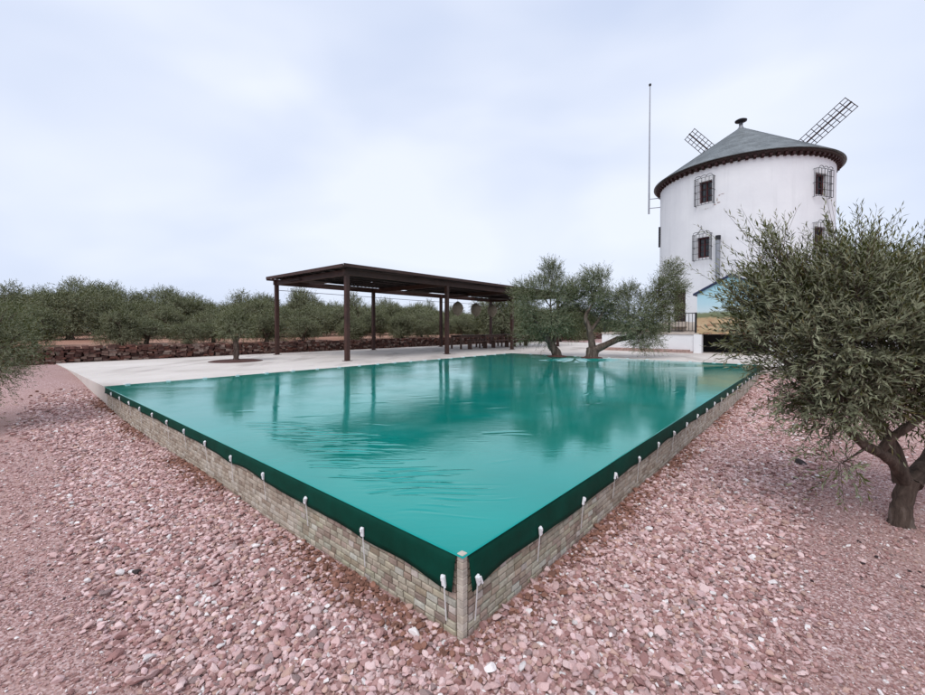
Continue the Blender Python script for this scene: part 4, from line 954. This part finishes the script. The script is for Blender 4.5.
b = -8.0
while b < 62:                                            # low young trees close behind the wall, with gaps
    spots.append((19.9 + rg.uniform(-0.6, 1.2), b, rg.uniform(0.42, 0.68))); b += rg.uniform(0.9, 2.6)
b = -12.0
while b < 70:
    spots.append((28.0 + rg.uniform(-1.5, 2.0), b, rg.uniform(0.72, 1.08))); b += rg.uniform(1.6, 2.5)
b = -12.0
while b < 85:
    spots.append((38.0 + rg.uniform(-2, 3), b, rg.uniform(1.05, 1.5))); b += rg.uniform(2.0, 3.0)
b = -14.0
while b < 100:
    spots.append((50.0 + rg.uniform(-3, 3), b, rg.uniform(1.3, 1.7))); b += rg.uniform(2.8, 4.0)
for (a, b, s) in spots:
    row = 'of the low young row close behind the dry stone wall' if a < 24 else ('full-grown, in the main rows of the grove' if a < 45 else 'at the far back of the grove')
    p = P(a, b, float(ground_z(a, b)) - 0.03); rz = rg.uniform(0, 6.28); g = kk % 9; kk += 1
    place_tree('olive_tree', 'grey-green olive tree ' + row, GV[g], p, rz, (s, s, s * rg.uniform(0.84, 1.12)), 'grove trees beyond the stone wall')
# olives behind the pergola end and towards the mill, on the paving level
for (x, y, s) in ((3.2, 33.5, 1.5), (5.2, 36.5, 1.35), (8.4, 36, 1.3), (11.3, 42, 1.4), (7.3, 45, 1.5), (13.5, 50, 1.5), (2.2, 39, 1.4)):
    place_tree('olive_tree', 'olive tree on open ground behind the far end of the pergola', GV[kk % 9], (x, y, ZT - 0.05), rg.uniform(0, 6.28), (s, s, s), 'trees behind the pergola end'); kk += 1
for (x, y, s) in ((29, 24, 1.3), (34, 31, 1.4), (27, 17, 1.2), (22, 12, 1.1), (38, 27, 1.5), (31, 38, 1.5), (17, 7.5, 1.0), (43, 36, 1.6)):
    p = ab(x, y); place_tree('olive_tree', 'olive tree on the gravel ground to the side of the mill, behind the big olive', GV[kk % 9], (x, y, float(ground_z(*p)) - 0.03), rg.uniform(0, 6.28), (s, s, s), 'trees beside the mill'); kk += 1

# ------------------------------------------------------------------ small litter
def stray(name, label, x, y, s, seed, cat, mat, group=None):
    me = stone_mesh(name, seed, mat); o = link(name, me); z = float(ground_z(*ab(x, y))); o.location = (x, y, z + s * 0.12); o.scale = (s, s, s); o.rotation_euler = (0.1, 0.15, seed); tag(o, label, cat, group)
stray('dark_stone', 'dark brown stone lying in the pink gravel by the short pool wall', -2.12, 2.66, 0.06, 3, 'stone', M['dark_stone'])
stray('dark_stone', 'black lump on the soil under the drooping branch of the big olive', 3.95, 4.82, 0.12, 5, 'stone', M['dark_stone'])
stray('dark_stone', 'grey stone in the gravel just off the foot of the bare stone corner', 0.02 - 0.1, 1.86, 0.05, 8, 'stone', M['dark_stone'])
ro = random.Random(55)
for k in range(26):
    if k < 16: x, y = ro.uniform(2.1, 4.2), ro.uniform(2.2, 3.9)
    else: x, y = ro.uniform(-3.6, -1.8), ro.uniform(1.9, 3.6)
    if abs(x - 3.59) < .2 and abs(y - 3.37) < .2: continue
    stray('fallen_olive', 'fallen black olive lying on the fine gravel ' + ('under the big olive tree' if k < 16 else 'out from the short pool wall'), x, y, ro.uniform(0.020, 0.030), k, 'olive', M['fall_leaf'], 'fallen olives ' + ('under the big olive' if k < 16 else 'off the short wall'))
print('scene built')
